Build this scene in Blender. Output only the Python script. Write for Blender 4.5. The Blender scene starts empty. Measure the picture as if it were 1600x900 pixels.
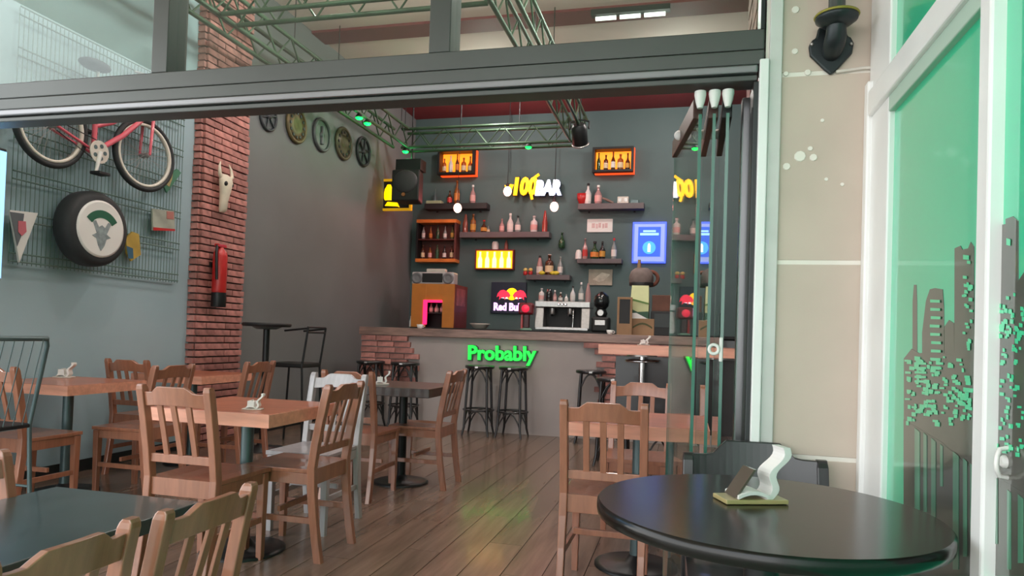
import bpy, math, random
from mathutils import Vector, Matrix
random.seed(7)
PI = math.pi
SC = bpy.context.scene
COL = SC.collection

# ------------------------------------------------------------------ camera
EYE = 1.15
FPX, PPX, PPY = 1080.0, 800.0, 503.0
YAW, PITCH, ROLL = math.atan(272 / 1080), math.radians(1.17), 0.033
_f0 = Vector((-math.sin(YAW), math.cos(YAW), 0)); _r0 = Vector((math.cos(YAW), math.sin(YAW), 0)); _u0 = Vector((0, 0, 1))
FWD = _f0 * math.cos(PITCH) + _u0 * math.sin(PITCH)
_u1 = _u0 * math.cos(PITCH) - _f0 * math.sin(PITCH)
RGT = _r0 * math.cos(ROLL) + _u1 * math.sin(ROLL)
UPV = _u1 * math.cos(ROLL) - _r0 * math.sin(ROLL)
cam_d = bpy.data.cameras.new('camera'); cam = bpy.data.objects.new('camera', cam_d); COL.objects.link(cam)
cam.matrix_world = Matrix(((RGT.x, UPV.x, -FWD.x, 0), (RGT.y, UPV.y, -FWD.y, 0), (RGT.z, UPV.z, -FWD.z, EYE), (0, 0, 0, 1)))
cam_d.sensor_fit = 'HORIZONTAL'; cam_d.sensor_width = 36; cam_d.lens = 36 * FPX / 1600
cam_d.shift_y = (PPY - 450) / 1600; cam_d.clip_start = 0.05; cam_d.clip_end = 200
SC.camera = cam

def at(px, py, X=None, Y=None, Z=None):
    """point of a real plane (X, Y or Z given) that the photograph shows at this place"""
    d = FWD + RGT * ((px - PPX) / FPX) - UPV * ((py - PPY) / FPX)
    if X is not None: t = X / d.x
    elif Y is not None: t = Y / d.y
    else: t = (Z - EYE) / d.z
    return Vector((d.x * t, d.y * t, EYE + d.z * t))

# ------------------------------------------------------------------ world, lights, exposure
W = bpy.data.worlds.new('sky'); SC.world = W; W.use_nodes = True
_nt = W.node_tree; _bg = _nt.nodes['Background']
_tc = _nt.nodes.new('ShaderNodeTexCoord'); _sx = _nt.nodes.new('ShaderNodeSeparateXYZ'); _cr = _nt.nodes.new('ShaderNodeValToRGB')
_nt.links.new(_tc.outputs['Generated'], _sx.inputs[0]); _nt.links.new(_sx.outputs['Z'], _cr.inputs[0])
_cr.color_ramp.elements[0].position = 0.0; _cr.color_ramp.elements[0].color = (1.0, 1.0, 0.98, 1)
_cr.color_ramp.elements[1].position = 0.8; _cr.color_ramp.elements[1].color = (0.80, 0.90, 1.0, 1)
_nt.links.new(_cr.outputs[0], _bg.inputs['Color']); _bg.inputs['Strength'].default_value = 4.2
SC.view_settings.view_transform = 'Standard'; SC.view_settings.look = 'None'
SC.view_settings.exposure = 0.0; SC.view_settings.gamma = 1.0
try: SC.view_settings.use_curve_mapping = False
except Exception: pass
SC.cycles.max_bounces = 10; SC.cycles.transparent_max_bounces = 24; SC.cycles.glossy_bounces = 5
SC.cycles.caustics_reflective = False; SC.cycles.caustics_refractive = False
SC.cycles.sample_clamp_indirect = 6.0
try: SC.cycles.use_denoising = True
except Exception: pass

# ------------------------------------------------------------------ materials
def lin(c):
    out = []
    for v in c[:3]:
        v /= 255.0
        out.append(v / 12.92 if v <= 0.04045 else ((v + 0.055) / 1.055) ** 2.4)
    return (*out, 1.0)
MATS = {}
def mat(name, col, rough=0.5, metal=0.0, var=0.0, vscale=6.0, bump=0.0, bscale=60.0, stretch=None, coat=0.0, rnd=0.0, spec=None, col2=None):
    if name in MATS: return MATS[name]
    m = bpy.data.materials.new(name); m.use_nodes = True; MATS[name] = m
    nt = m.node_tree; b = nt.nodes['Principled BSDF']; L = nt.links.new
    b.inputs['Roughness'].default_value = rough; b.inputs['Metallic'].default_value = metal
    b.inputs['Coat Weight'].default_value = coat; b.inputs['Coat Roughness'].default_value = 0.06
    if spec is not None: b.inputs['Specular IOR Level'].default_value = spec
    base = lin(col)
    b.inputs['Base Color'].default_value = base
    tc = nt.nodes.new('ShaderNodeTexCoord'); mp = nt.nodes.new('ShaderNodeMapping'); L(tc.outputs['Object'], mp.inputs[0])
    if stretch: mp.inputs['Scale'].default_value = stretch
    src = None
    if var > 0 or col2:
        n = nt.nodes.new('ShaderNodeTexNoise'); n.inputs['Scale'].default_value = vscale; n.inputs['Detail'].default_value = 5
        L(mp.outputs[0], n.inputs['Vector'])
        r = nt.nodes.new('ShaderNodeValToRGB'); L(n.outputs['Fac'], r.inputs[0])
        r.color_ramp.elements[0].position = 0.32; r.color_ramp.elements[1].position = 0.68
        if col2: c0, c1 = lin(col2), base
        else: c0 = tuple(v * (1 - var) for v in base[:3]) + (1,); c1 = tuple(min(1, v * (1 + var)) for v in base[:3]) + (1,)
        r.color_ramp.elements[0].color = c0; r.color_ramp.elements[1].color = c1
        src = r.outputs[0]
    if rnd > 0:
        oi = nt.nodes.new('ShaderNodeObjectInfo'); mr = nt.nodes.new('ShaderNodeMapRange')
        mr.inputs['To Min'].default_value = 1 - rnd; mr.inputs['To Max'].default_value = 1 + rnd
        L(oi.outputs['Random'], mr.inputs['Value'])
        mx = nt.nodes.new('ShaderNodeVectorMath'); mx.operation = 'SCALE'
        if src: L(src, mx.inputs[0])
        else: mx.inputs[0].default_value = base[:3]
        L(mr.outputs[0], mx.inputs['Scale']); src = mx.outputs[0]
    if src: L(src, b.inputs['Base Color'])
    if bump > 0:
        n2 = nt.nodes.new('ShaderNodeTexNoise'); n2.inputs['Scale'].default_value = bscale; n2.inputs['Detail'].default_value = 4
        L(mp.outputs[0], n2.inputs['Vector'])
        bp = nt.nodes.new('ShaderNodeBump'); bp.inputs['Strength'].default_value = bump; bp.inputs['Distance'].default_value = 0.004
        L(n2.outputs['Fac'], bp.inputs['Height']); L(bp.outputs[0], b.inputs['Normal'])
    return m
def emis(name, col, strength, base=None):
    if name in MATS: return MATS[name]
    m = bpy.data.materials.new(name); m.use_nodes = True; MATS[name] = m
    b = m.node_tree.nodes['Principled BSDF']
    b.inputs['Base Color'].default_value = lin(base or col); b.inputs['Roughness'].default_value = 0.4
    b.inputs['Emission Color'].default_value = lin(col); b.inputs['Emission Strength'].default_value = strength
    return m
def clear_glass(name, tint=(235, 245, 240), ior=1.5, boost=1.0):
    if name in MATS: return MATS[name]
    m = bpy.data.materials.new(name); m.use_nodes = True; MATS[name] = m
    nt = m.node_tree; nt.nodes.remove(nt.nodes['Principled BSDF']); L = nt.links.new
    o = nt.nodes['Material Output']; t = nt.nodes.new('ShaderNodeBsdfTransparent'); g = nt.nodes.new('ShaderNodeBsdfGlossy')
    t.inputs['Color'].default_value = lin(tint); g.inputs['Roughness'].default_value = 0.01; g.inputs['Color'].default_value = (1, 1, 1, 1)
    # Schlick reflectance of one face, the same from both sides of the sheet
    lw = nt.nodes.new('ShaderNodeLayerWeight'); lw.inputs['Blend'].default_value = 0.5
    pw_ = nt.nodes.new('ShaderNodeMath'); pw_.operation = 'POWER'; pw_.inputs[1].default_value = 5.0; L(lw.outputs['Facing'], pw_.inputs[0])
    f = nt.nodes.new('ShaderNodeMath'); f.operation = 'MULTIPLY_ADD'; f.inputs[1].default_value = 0.96; f.inputs[2].default_value = 0.045; L(pw_.outputs[0], f.inputs[0])
    mx = nt.nodes.new('ShaderNodeMixShader'); L(f.outputs[0], mx.inputs[0]); L(t.outputs[0], mx.inputs[1]); L(g.outputs[0], mx.inputs[2])
    L(mx.outputs[0], o.inputs['Surface'])
    return m
def bottle_glass(name, col, rough=0.08, trans=0.6):
    if name in MATS: return MATS[name]
    m = mat(name, col, rough=rough, coat=0.3)
    m.node_tree.nodes['Principled BSDF'].inputs['Transmission Weight'].default_value = trans
    return m

M_WOOD = mat('chair_wood', (158, 104, 80), 0.28, var=0.14, vscale=3.0, stretch=(14, 14, 1.5), bump=0.10, bscale=8, coat=0.55)
M_GLAREWOOD = mat('glare_pale_wood', (176, 172, 174), 0.33, var=0.12, vscale=3.0, stretch=(14, 14, 1.5), coat=0.4)  # bright glare on the chair put into its wood colour
M_DAYLITEDGE = mat('daylit_edge_wood', (224, 158, 132), 0.42, var=0.14, vscale=2.2, stretch=(2, 14, 14), coat=0.2)  # daylight on the table edges put into the colour
M_TABLEWOOD = mat('table_wood', (168, 98, 70), 0.42, var=0.22, vscale=2.2, stretch=(2, 14, 14), bump=0.08, bscale=9, coat=0.35)
M_DARKTABLE = mat('dark_table_wood', (62, 52, 48), 0.35, var=0.25, vscale=2.5, stretch=(2, 14, 14), coat=0.35)
M_BLACKTOP = mat('black_table_laminate', (19, 17, 15), 0.20, var=0.3, vscale=2.5, stretch=(1.5, 22, 10), spec=0.38)
M_GREYTOP = mat('slate_table_laminate', (52, 66, 66), 0.32, var=0.15, vscale=4, coat=0.35)
M_BLACKWOOD = mat('black_painted_wood', (34, 32, 34), 0.30, var=0.15, coat=0.35)
M_BLACKMETAL = mat('black_metal', (30, 32, 33), 0.42, 0.3, var=0.1)
M_GREYMETAL = mat('grey_green_metal', (88, 106, 108), 0.35, 0.4, var=0.1)
M_CHROME = mat('chrome', (205, 205, 205), 0.15, 1.0)
M_STEEL = mat('brushed_steel', (176, 172, 170), 0.32, 0.85, var=0.1, vscale=30)
M_ALU = mat('dark_anodised_aluminium', (84, 86, 84), 0.38, 0.55, var=0.06, vscale=2)
M_ALULIGHT = mat('light_anodised_aluminium', (132, 132, 134), 0.30, 0.7, var=0.05, vscale=2)
M_ALUDARK = mat('charcoal_aluminium', (46, 50, 50), 0.40, 0.4)
M_WHITEFRAME = mat('white_frame_paint', (238, 238, 236), 0.35, var=0.03, vscale=5, coat=0.2)
M_GREYTRIM = mat('pale_grey_trim_paint', (206, 206, 202), 0.6, var=0.05, vscale=9)
M_WALLGREY = mat('grey_green_wall_paint', (114, 119, 119), 0.62, var=0.06, vscale=1.2, bump=0.12, bscale=90)
M_WALLTEAL = mat('dark_teal_wall_paint', (80, 100, 100), 0.62, var=0.06, vscale=1.2, bump=0.12, bscale=90)
M_WALLGLARE = mat('glare_lightened_wall', (158, 182, 190), 0.62, var=0.05, vscale=1.2, bump=0.12, bscale=90)  # wall tone lightened to carry lens glare
M_CEILBEIGE = mat('beige_ceiling_paint', (238, 212, 204), 0.8, var=0.03, vscale=1)
M_MAROON = mat('maroon_ceiling_paint', (122, 48, 52), 0.7, var=0.06, vscale=1.5)
M_FLOOR = mat('laminate_plank', (116, 96, 82), 0.24, var=0.26, vscale=1.4, stretch=(11, 1.1, 1), rnd=0.10, coat=0.12)
M_SUBFLOOR = mat('floor_joint', (58, 48, 42), 0.8, var=0.1)
M_CANOPY = mat('beige_canopy_soffit', (222, 208, 194), 0.75, var=0.03, vscale=1)
M_PAVE = mat('terrace_concrete', (178, 172, 164), 0.8, var=0.1, vscale=3, bump=0.2)
M_PIER = mat('taupe_pier_tile', (198, 182, 168), 0.55, var=0.05, vscale=3.5, bump=0.05, bscale=140)
M_JOINT = mat('white_tile_joint', (236, 230, 220), 0.7, var=0.03)
M_MORTAR = mat('mortar', (74, 62, 60), 0.9, var=0.2, vscale=20)
M_BRICK = mat('red_brick', (174, 120, 112), 0.75, var=0.30, vscale=14, bump=0.5, bscale=60, rnd=0.28)
M_BARFRONT = mat('bar_front_render', (168, 160, 157), 0.7, var=0.06, vscale=2, bump=0.1)
M_BARTOP = mat('bar_top_wood', (138, 112, 102), 0.40, var=0.35, vscale=2.5, stretch=(1.5, 16, 10), bump=0.2, bscale=10)
M_RUBBER = mat('black_rubber', (38, 42, 44), 0.65, var=0.12, vscale=20)
M_PINK = mat('coral_bike_paint', (214, 92, 108), 0.35, var=0.05, coat=0.4)
M_WHITE = mat('white_plastic', (232, 230, 226), 0.4, var=0.02)
M_OFFWHITE = mat('off_white', (214, 206, 196), 0.55, var=0.08, vscale=8)
M_RIM = mat('cream_rim', (222, 216, 204), 0.4, var=0.05)
M_RED = mat('red_enamel', (186, 38, 36), 0.35, coat=0.3, var=0.05)
M_SHELF = mat('grey_shelf_board', (100, 92, 94), 0.6, var=0.10, vscale=5)
M_SHELFDARK = mat('dark_shelf_board', (44, 40, 42), 0.5, var=0.1)
M_BLACK = mat('matt_black', (20, 20, 21), 0.55, var=0.1)
M_GREEN = mat('dark_green_print', (22, 92, 66), 0.5)
M_GLASS = clear_glass('clear_glass')
M_GLASSEDGE = mat('green_glass_edge', (62, 112, 98), 0.2, coat=0.4)
M_TRUSS = mat('green_truss_tube', (62, 88, 66), 0.45, 0.3, var=0.15)

# ------------------------------------------------------------------ mesh helpers
class MB:
    def __init__(self): self.v = []; self.f = []; self.s = []
    def _add(self, vs, fs, smooth=False, M=None):
        o = len(self.v)
        for p in vs:
            p = Vector(p)
            self.v.append(tuple(M @ p) if M is not None else tuple(p))
        for f in fs: self.f.append(tuple(i + o for i in f)); self.s.append(smooth)
        return self
    def box(self, c, s, rz=0.0, M=None):
        x, y, z = s[0] / 2, s[1] / 2, s[2] / 2
        R = Matrix.Rotation(rz, 4, 'Z'); C = Vector(c)
        vs = [C + (R @ Vector(p)) for p in ((-x,-y,-z),(x,-y,-z),(x,y,-z),(-x,y,-z),(-x,-y,z),(x,-y,z),(x,y,z),(-x,y,z))]
        return self._add(vs, [(0,3,2,1),(4,5,6,7),(0,1,5,4),(1,2,6,5),(2,3,7,6),(3,0,4,7)], M=M)
    def box2(self, a, b, M=None):
        return self.box([(a[i] + b[i]) / 2 for i in range(3)], [abs(b[i] - a[i]) for i in range(3)], M=M)
    def loft(self, rings, caps=True, smooth=True, closed=False, M=None):
        n = len(rings[0]); vs = [p for r in rings for p in r]; fs = []
        m = len(rings)
        for k in range(m if closed else m - 1):
            a, b = k * n, ((k + 1) % m) * n
            for i in range(n): fs.append((a + i, a + (i + 1) % n, b + (i + 1) % n, b + i))
        self._add(vs, fs, smooth, M)
        if caps and not closed:
            self._add(rings[0], [tuple(range(n))[::-1]], False, M); self._add(rings[-1], [tuple(range(n))], False, M)
        return self
    def tube(self, pts, r, n=8, closed=False, caps=True, M=None):
        pts = [Vector(p) for p in pts]; rr = r if isinstance(r, (list, tuple)) else [r] * len(pts)
        rings = []; ref = None
        for i, p in enumerate(pts):
            if closed: d = pts[(i + 1) % len(pts)] - pts[i - 1]
            elif i == 0: d = pts[1] - p
            elif i == len(pts) - 1: d = p - pts[i - 1]
            else: d = (pts[i + 1] - p).normalized() + (p - pts[i - 1]).normalized()
            d.normalize()
            if ref is None: ref = Vector((0, 0, 1)) if abs(d.z) < 0.9 else Vector((1, 0, 0))
            u = ref - d * ref.dot(d)
            if u.length < 1e-4: u = Vector((1, 0, 0)) - d * d.x
            u.normalize(); w = d.cross(u); ref = u
            rings.append([p + u * (rr[i] * math.cos(2 * PI * k / n)) + w * (rr[i] * math.sin(2 * PI * k / n)) for k in range(n)])
        return self.loft(rings, caps, True, closed, M)
    def cyl(self, a, b, r, r2=None, n=14, M=None): return self.tube([a, b], [r, r if r2 is None else r2], n, M=M)
    def lathe(self, prof, n=18, M=None, caps=True):
        rings = [[(max(r, 1e-4) * math.cos(2 * PI * k / n), max(r, 1e-4) * math.sin(2 * PI * k / n), z) for k in range(n)] for r, z in prof]
        return self.loft(rings, caps, True, False, M)
    def ring(self, R, prof, n=36, M=None):
        """revolve the closed profile (dr, z) about z at radius R"""
        rings = [[((R + dr) * math.cos(2 * PI * k / n), (R + dr) * math.sin(2 * PI * k / n), z) for dr, z in prof] for k in range(n)]
        return self.loft(rings, False, True, True, M)
    def torus(self, R, r, n=32, m=8, M=None):
        return self.ring(R, [(r * math.cos(2 * PI * k / m), r * math.sin(2 * PI * k / m)) for k in range(m)], n, M)
    def sphere(self, c, r, n=14, m=9, M=None):
        r = r if isinstance(r, (tuple, list)) else (r, r, r); rings = []
        for j in range(m + 1):
            t = PI * (j / m) - PI / 2; k = max(math.cos(t), 1e-3)
            rings.append([(c[0] + r[0] * k * math.cos(2 * PI * i / n), c[1] + r[1] * k * math.sin(2 * PI * i / n), c[2] + r[2] * math.sin(t)) for i in range(n)])
        return self.loft(rings, True, True, False, M)
    def prism(self, poly, d0, d1, plane='xz', M=None):
        """extrude a 2-D outline between two depths along the axis that the plane leaves out"""
        def p3(u, v, d): return (u, d, v) if plane == 'xz' else ((d, u, v) if plane == 'yz' else (u, v, d))
        n = len(poly)
        vs = [p3(u, v, d0) for u, v in poly] + [p3(u, v, d1) for u, v in poly]
        fs = [tuple(range(n))[::-1], tuple(range(n, 2 * n))] + [(i, (i + 1) % n, n + (i + 1) % n, n + i) for i in range(n)]
        return self._add(vs, fs, False, M)
    def mesh(self, name, material):
        me = bpy.data.meshes.new(name); me.from_pydata(self.v, [], self.f)
        me.polygons.foreach_set('use_smooth', self.s)
        import bmesh
        bm = bmesh.new(); bm.from_mesh(me); bmesh.ops.recalc_face_normals(bm, faces=bm.faces); bm.to_mesh(me); bm.free()
        me.materials.append(material); me.update(); return me
    def build(self, name, material, parent=None, bevel=0.0):
        o = bpy.data.objects.new(name, self.mesh(name, material)); COL.objects.link(o)
        if parent is not None: o.parent = parent
        if bevel > 0:
            b = o.modifiers.new('bevel', 'BEVEL'); b.width = bevel; b.segments = 2; b.limit_method = 'ANGLE'; b.angle_limit = 0.7
        return o
def tag(o, label, cat, group=None):
    o['label'] = label; o['category'] = cat
    if group: o['group'] = group
    return o
def thing(name, label, cat, loc=(0, 0, 0), rz=0.0, group=None):
    o = bpy.data.objects.new(name, None); COL.objects.link(o); o.empty_display_size = 0.05
    o.location = loc; o.rotation_euler = (0, 0, rz)
    return tag(o, label, cat, group)
def struct(o): o['kind'] = 'structure'; return o
def sempty(name): o = bpy.data.objects.new(name, None); COL.objects.link(o); return struct(o)
def dup(root, loc, rz, label, group=None):
    r = root.copy(); COL.objects.link(r); r.location = loc; r.rotation_euler = (0, 0, rz); r['label'] = label
    if group: r['group'] = group
    for ch in list(root.children):
        c = ch.copy(); COL.objects.link(c); c.parent = r
        for g in list(ch.children):
            d = g.copy(); COL.objects.link(d); d.parent = c
    return r
def text(name, s, size, material, parent, M, extrude=0.004, offset=0.0, sx=1.0, align='CENTER'):
    cu = bpy.data.curves.new(name, 'FONT'); cu.body = s; cu.size = size; cu.extrude = extrude; cu.offset = offset
    cu.align_x = align; cu.align_y = 'CENTER'; cu.resolution_u = 3
    t = bpy.data.objects.new(name, cu); COL.objects.link(t)
    dg = bpy.context.evaluated_depsgraph_get(); me = bpy.data.meshes.new_from_object(t.evaluated_get(dg))
    bpy.data.objects.remove(t); bpy.data.curves.remove(cu)
    me.transform(M @ Matrix.Diagonal((sx, 1, 1, 1))); me.materials.clear(); me.materials.append(material)
    o = bpy.data.objects.new(name, me); COL.objects.link(o)
    if parent is not None: o.parent = parent
    return o
# text lying in the XY plane is stood up to face the front (-Y), or to face +X
FACE_FRONT = Matrix.Rotation(PI / 2, 4, 'X')
FACE_EAST = Matrix.Rotation(PI / 2, 4, 'Z') @ Matrix.Rotation(PI / 2, 4, 'X')

# ================================================================== THE SETTING
XL, XR, YF, YB, ZC = -4.5, 1.5, 2.55, 10.8, 4.77     # left wall, right wall, frontage, back wall, ceiling
XS = 0.60                                             # storefront wall on the terrace's right
b = MB(); b.box2((XL - .2, YF - .05, -.30), (XR + .2, YB + .2, -.012)); FLOOR = struct(b.build('floor', M_SUBFLOOR))
pw, gap = .193, .004
plank_meshes = []
for ln in (1.28, .74, .52):
    b = MB(); b.box((0, 0, -.006), (pw - gap, ln - gap, .012)); plank_meshes.append((ln, b.mesh('floor_plank', M_FLOOR)))
x = XL + pw / 2; k = 0
while x < 1.2:
    y = YF - .04 - (k * .47) % 1.2
    while y < YB - .05:
        y0 = max(y, YF - .04); y1 = min(y + 1.28, YB)
        full = abs((y1 - y0) - 1.28) < .01
        if y1 - y0 > .06:
            if full: me = plank_meshes[0][1]
            else:
                b = MB(); b.box((0, 0, -.006), (pw - gap, y1 - y0 - gap, .012)); me = b.mesh('floor_plank', M_FLOOR)
            o = bpy.data.objects.new('floor_plank', me); COL.objects.link(o); o.parent = FLOOR; o.location = (x, (y0 + y1) / 2, 0)
        y += 1.28
    x += pw; k += 1
# terrace: raised part at floor level on the right, one step down on the left
b = MB(); b.box2((-.62, -3.0, -.195), (XS + .02, YF - .05, 0)); struct(b.build('floor_terrace', M_PAVE))
b = MB(); b.box2((-30, -45, -.45), (12, YF - .05, -.195)); struct(b.build('ground', M_PAVE))
# canopy over the terrace, seen as a reflection in the transom panes
b = MB(); b.box2((-4.7, -2.3, 3.42), (XS + .3, YF - .085, 3.60)); CAN = struct(b.build('ceiling_canopy', M_CANOPY))
b = MB(); b.box2((-4.7, -.4, 3.36), (XS + .3, -.15, 3.42)); b.build('canopy_beam', M_MAROON, CAN)
# walls
b = MB(); b.box2((XL - .2, YF - .08, -.3), (XL, YB + .2, ZC)); WALL_L = struct(b.build('wall_left', M_WALLGREY))
b = MB(); b.box2((XL - .2, YB, -.3), (XR + .2, YB + .2, ZC)); WALL_B = struct(b.build('wall_back', M_WALLTEAL))
b = MB(); b.box2((XR, YF + .1, -.3), (XR + .2, YB + .2, ZC)); struct(b.build('wall_right', M_WALLGREY))
b = MB(); b.box2((XL - .2, YF - .1, ZC), (XR + .2, YB + .2, ZC + .15)); CEIL = struct(b.build('ceiling', M_CEILBEIGE))
ys0 = at(560, 62, Z=ZC).y; ys1 = at(560, 42, Z=ZC).y; yfar = at(700, 118, Z=ZC).y
b = MB(); b.box2((XL, ys1, ZC - .03), (XR, ys0, ZC + .02)); b.build('ceiling_strip', M_MAROON, CEIL)
b = MB(); b.box2((XL, yfar, ZC - .03), (XR, YB, ZC + .02)); b.build('ceiling_panel', M_MAROON, CEIL)
b = MB(); b.box2((XL, YF + .06, 0), (XL + .015, YB, .09)); struct(b.build('baseboard_left', M_ALUDARK))
b = MB(); b.box2((XL + .3, YB - .015, 0), (XR, YB, .09)); struct(b.build('baseboard_back', M_ALUDARK))
# wall above the frontage glazing
b = MB(); b.box2((XL - .2, YF - .08, 3.35), (XR + .2, YF + .10, ZC + .15)); struct(b.build('wall_front', M_PIER))

# --- the frontage: header, transom panes, mullions
Z0 = at(700, 160, Y=YF).z; Z1 = at(690, 91, Y=YF).z
XP = at(1186, 300, Y=YF).x            # where the pier begins
FR = sempty('window_1')
yA, yB = YF - .06, YF + .06
def zat(px, py): return at(px, py, Y=yA).z
zb = Z0; zt = Z1
b = MB(); b.box2((XL, yA, zb + (zt - zb) * .60), (XP, yB, zt)); b.build('header', M_ALU, FR, .004)
b = MB(); b.box2((XL, yA - .004, zb + (zt - zb) * .30), (XP, yB, zb + (zt - zb) * .585)); b.build('header_lower', M_ALU, FR, .004)
b = MB(); b.box2((XL, yA - .012, zb + (zt - zb) * .13), (XP - .02, yB - .02, zb + (zt - zb) * .285)); b.build('sliding_rail', M_ALULIGHT, FR, .006)
b = MB(); b.box2((XL, yA + .004, zb), (XP - .02, yB - .02, zb + (zt - zb) * .115)); b.build('sliding_rail', M_ALU, FR, .004)
b = MB(); b.box2((XL, yA, 3.25), (XP, yB, 3.35)); b.build('top_rail', M_ALU, FR)
mull = [(at(238, 60, Y=yA).x, at(262, 60, Y=yA).x), (at(671, 40, Y=yA).x, at(704, 40, Y=yA).x)]
mull.append((mull[0][0] - 1.45, mull[0][1] - 1.45))
for x0, x1 in mull:
    b = MB(); b.box2((x0, yA, zt), (x1, yB, 3.25)); b.build('mullion', M_ALU, FR, .003)
b = MB(); b.box2((XP - .014, yA, zt), (XP, yB, 3.25)); b.build('mullion', M_ALUDARK, FR, .003)
b = MB(); b.box2((XL, yA, 0), (XL + .07, yB, 3.25)); b.build('jamb', M_ALU, FR, .003)
xs = sorted([XL + .06] + [v for m in mull for v in m] + [XP - .014])
for i in range(0, len(xs), 2):
    b = MB(); b.box2((xs[i] - .004, YF - .005, zt - .01), (xs[i + 1] + .004, YF + .005, 3.26)); b.build('pane', M_GLASS, FR)
xj0 = at(1166, 500, Y=YF).x
b = MB(); b.box2((xj0, yA + .01, 0), (XP - .004, yB + .03, zb)); b.build('jamb', M_ALUDARK, FR, .004)
xk = at(1150, 500, Y=YF + .14).x
b = MB(); b.box2((xk, YF + .11, 0), (xj0 + .03, YF + .17, zb)); b.build('jamb', M_ALULIGHT, FR, .006)

# --- the pier between frontage and storefront, clad in large taupe tiles
PIER = MB(); PIER.box2((XP + .006, YF - .0475, -.23), (XS + .3, YF + .42, 4.9)); PIER = struct(PIER.build('wall_pier', M_JOINT))
zj = [at(1280, p, Y=YF - .05).z for p in (716, 410, 114)]
st = (zj[2] - zj[0]) / 2
edges = [zj[0] - st, zj[0], zj[1], zj[2], zj[2] + st, zj[2] + 2 * st]
x0p = at(1212, 400, Y=YF - .05).x
for i in range(5):
    b = MB(); b.box2((x0p, YF - .05, edges[i] + .0075), (XS - .005, YF - .034, edges[i + 1] - .0075)); b.build('tile', M_PIER, PIER, .002)
b = MB(); b.box2((x0p, YF - .05, -.2), (XS - .005, YF - .034, edges[0] - .005)); b.build('tile', M_PIER, PIER, .002)
# white plaster strips at the pier's left edge
xw0 = at(1174, 600, Y=YF - .065).x; xw1 = at(1189, 600, Y=YF - .065).x
b = MB(); b.box2((xw0, YF - .075, -.2), (xw1, YF - .03, at(1192, 92, Y=YF - .07).z)); struct(b.build('trim_1', M_WHITEFRAME, None, .004))
b = MB(); b.box2((xw1 + .001, YF - .062, -.2), (x0p + .004, YF - .03, 4.4)); struct(b.build('trim_2', M_GREYTRIM, None, .003))
spots = MB()
for px, py, r in ((1250, 244, 9), (1271, 246, 6), (1229, 260, 6), (1266, 232, 4), (1243, 15, 6), (1242, 80, 5), (1228, 115, 4), (1262, 113, 5), (1285, 188, 3), (1291, 280, 3), (1316, 288, 3)):
    c = at(px, py, Y=YF - .052); rr = r * 2.3 / 1080
    spots.lathe([(rr, -.0015), (rr * .9, .0015)], 9, Matrix.Translation(c) @ Matrix.Rotation(PI / 2, 4, 'X'))
spots.build('paint_spots', M_JOINT, PIER)

# brick on the inner side of the pier (seen through the transom) and the tall brick pillar on the left wall
brick_cache = {}
def brick(parent, sx, sy, sz, loc, rot=0.0):
    key = (round(sx, 3), round(sy, 3), round(sz, 3))
    if key not in brick_cache:
        me_b = MB(); j = lambda: random.uniform(-.002, .002)
        x, y, z = sx / 2, sy / 2, sz / 2
        vs = [(-x + j(), -y + j(), -z), (x + j(), -y + j(), -z), (x + j(), y + j(), -z), (-x + j(), y + j(), -z),
              (-x + j(), -y + j(), z), (x + j(), -y + j(), z), (x + j(), y + j(), z), (-x + j(), y + j(), z)]
        me_b._add(vs, [(0,3,2,1),(4,5,6,7),(0,1,5,4),(1,2,6,5),(2,3,7,6),(3,0,4,7)])
        brick_cache[key] = me_b.mesh('brick', M_BRICK)
    o = bpy.data.objects.new('brick', brick_cache[key]); COL.objects.link(o); o.parent = parent; o.location = loc
    return o
z = 2.0; k = 0
while z < 3.2:
    for q in range(2):
        ln = .19
        brick(PIER, .02, ln, .055, (XP - .004 + random.uniform(-.004, .002), YF + .165 + q * .2, z))
    z += .066; k += 1

PXF = -4.40
py0 = at(316, 300, X=PXF).y; py1 = at(386, 300, X=PXF).y
b = MB(); b.box2((XL, py0 + .012, 0), (PXF - .014, py1 - .012, ZC)); PILLAR = struct(b.build('wall_pillar', M_MORTAR))
b = MB(); b.box2((XL - .01, YF + .06, .0), (XL + .006, py0 + .05, ZC)); b.build('wall_front_glare', M_WALLGLARE, WALL_L)  # thin sheet over the front wall, lens glare mixed into its colour
course = .066; nb = int(ZC / course); Wp = py1 - py0
high = MB()
for k in range(nb):
    zc = (k + .5) * course
    cells = [(0, Wp * .36), (Wp * .36, Wp * .72), (Wp * .72, Wp)] if k % 2 == 0 else [(0, Wp * .2), (Wp * .2, Wp * .6), (Wp * .6, Wp)]
    for a, c in cells:
        off = random.uniform(-.006, .010); ln = c - a - .012
        if .15 < zc < 4.0: brick(PILLAR, .03, ln, course - .014, (PXF - .01 + off, py0 + (a + c) / 2, zc))
        else: high.box((PXF - .01 + off, py0 + (a + c) / 2, zc), (.03, ln, course - .014))
    # the narrow side that faces the street
    if .15 < zc < 4.0: brick(PILLAR, PXF - XL - .02, .03, course - .014, ((PXF + XL) / 2 - .01, py0 - .006 + random.uniform(-.008, .004), zc))
    else: high.box(((PXF + XL) / 2 - .01, py0 - .006, zc), (PXF - XL - .02, .03, course - .014))
o = high.build('brick_courses', M_BRICK, PILLAR); o['kind'] = 'stuff'

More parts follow.
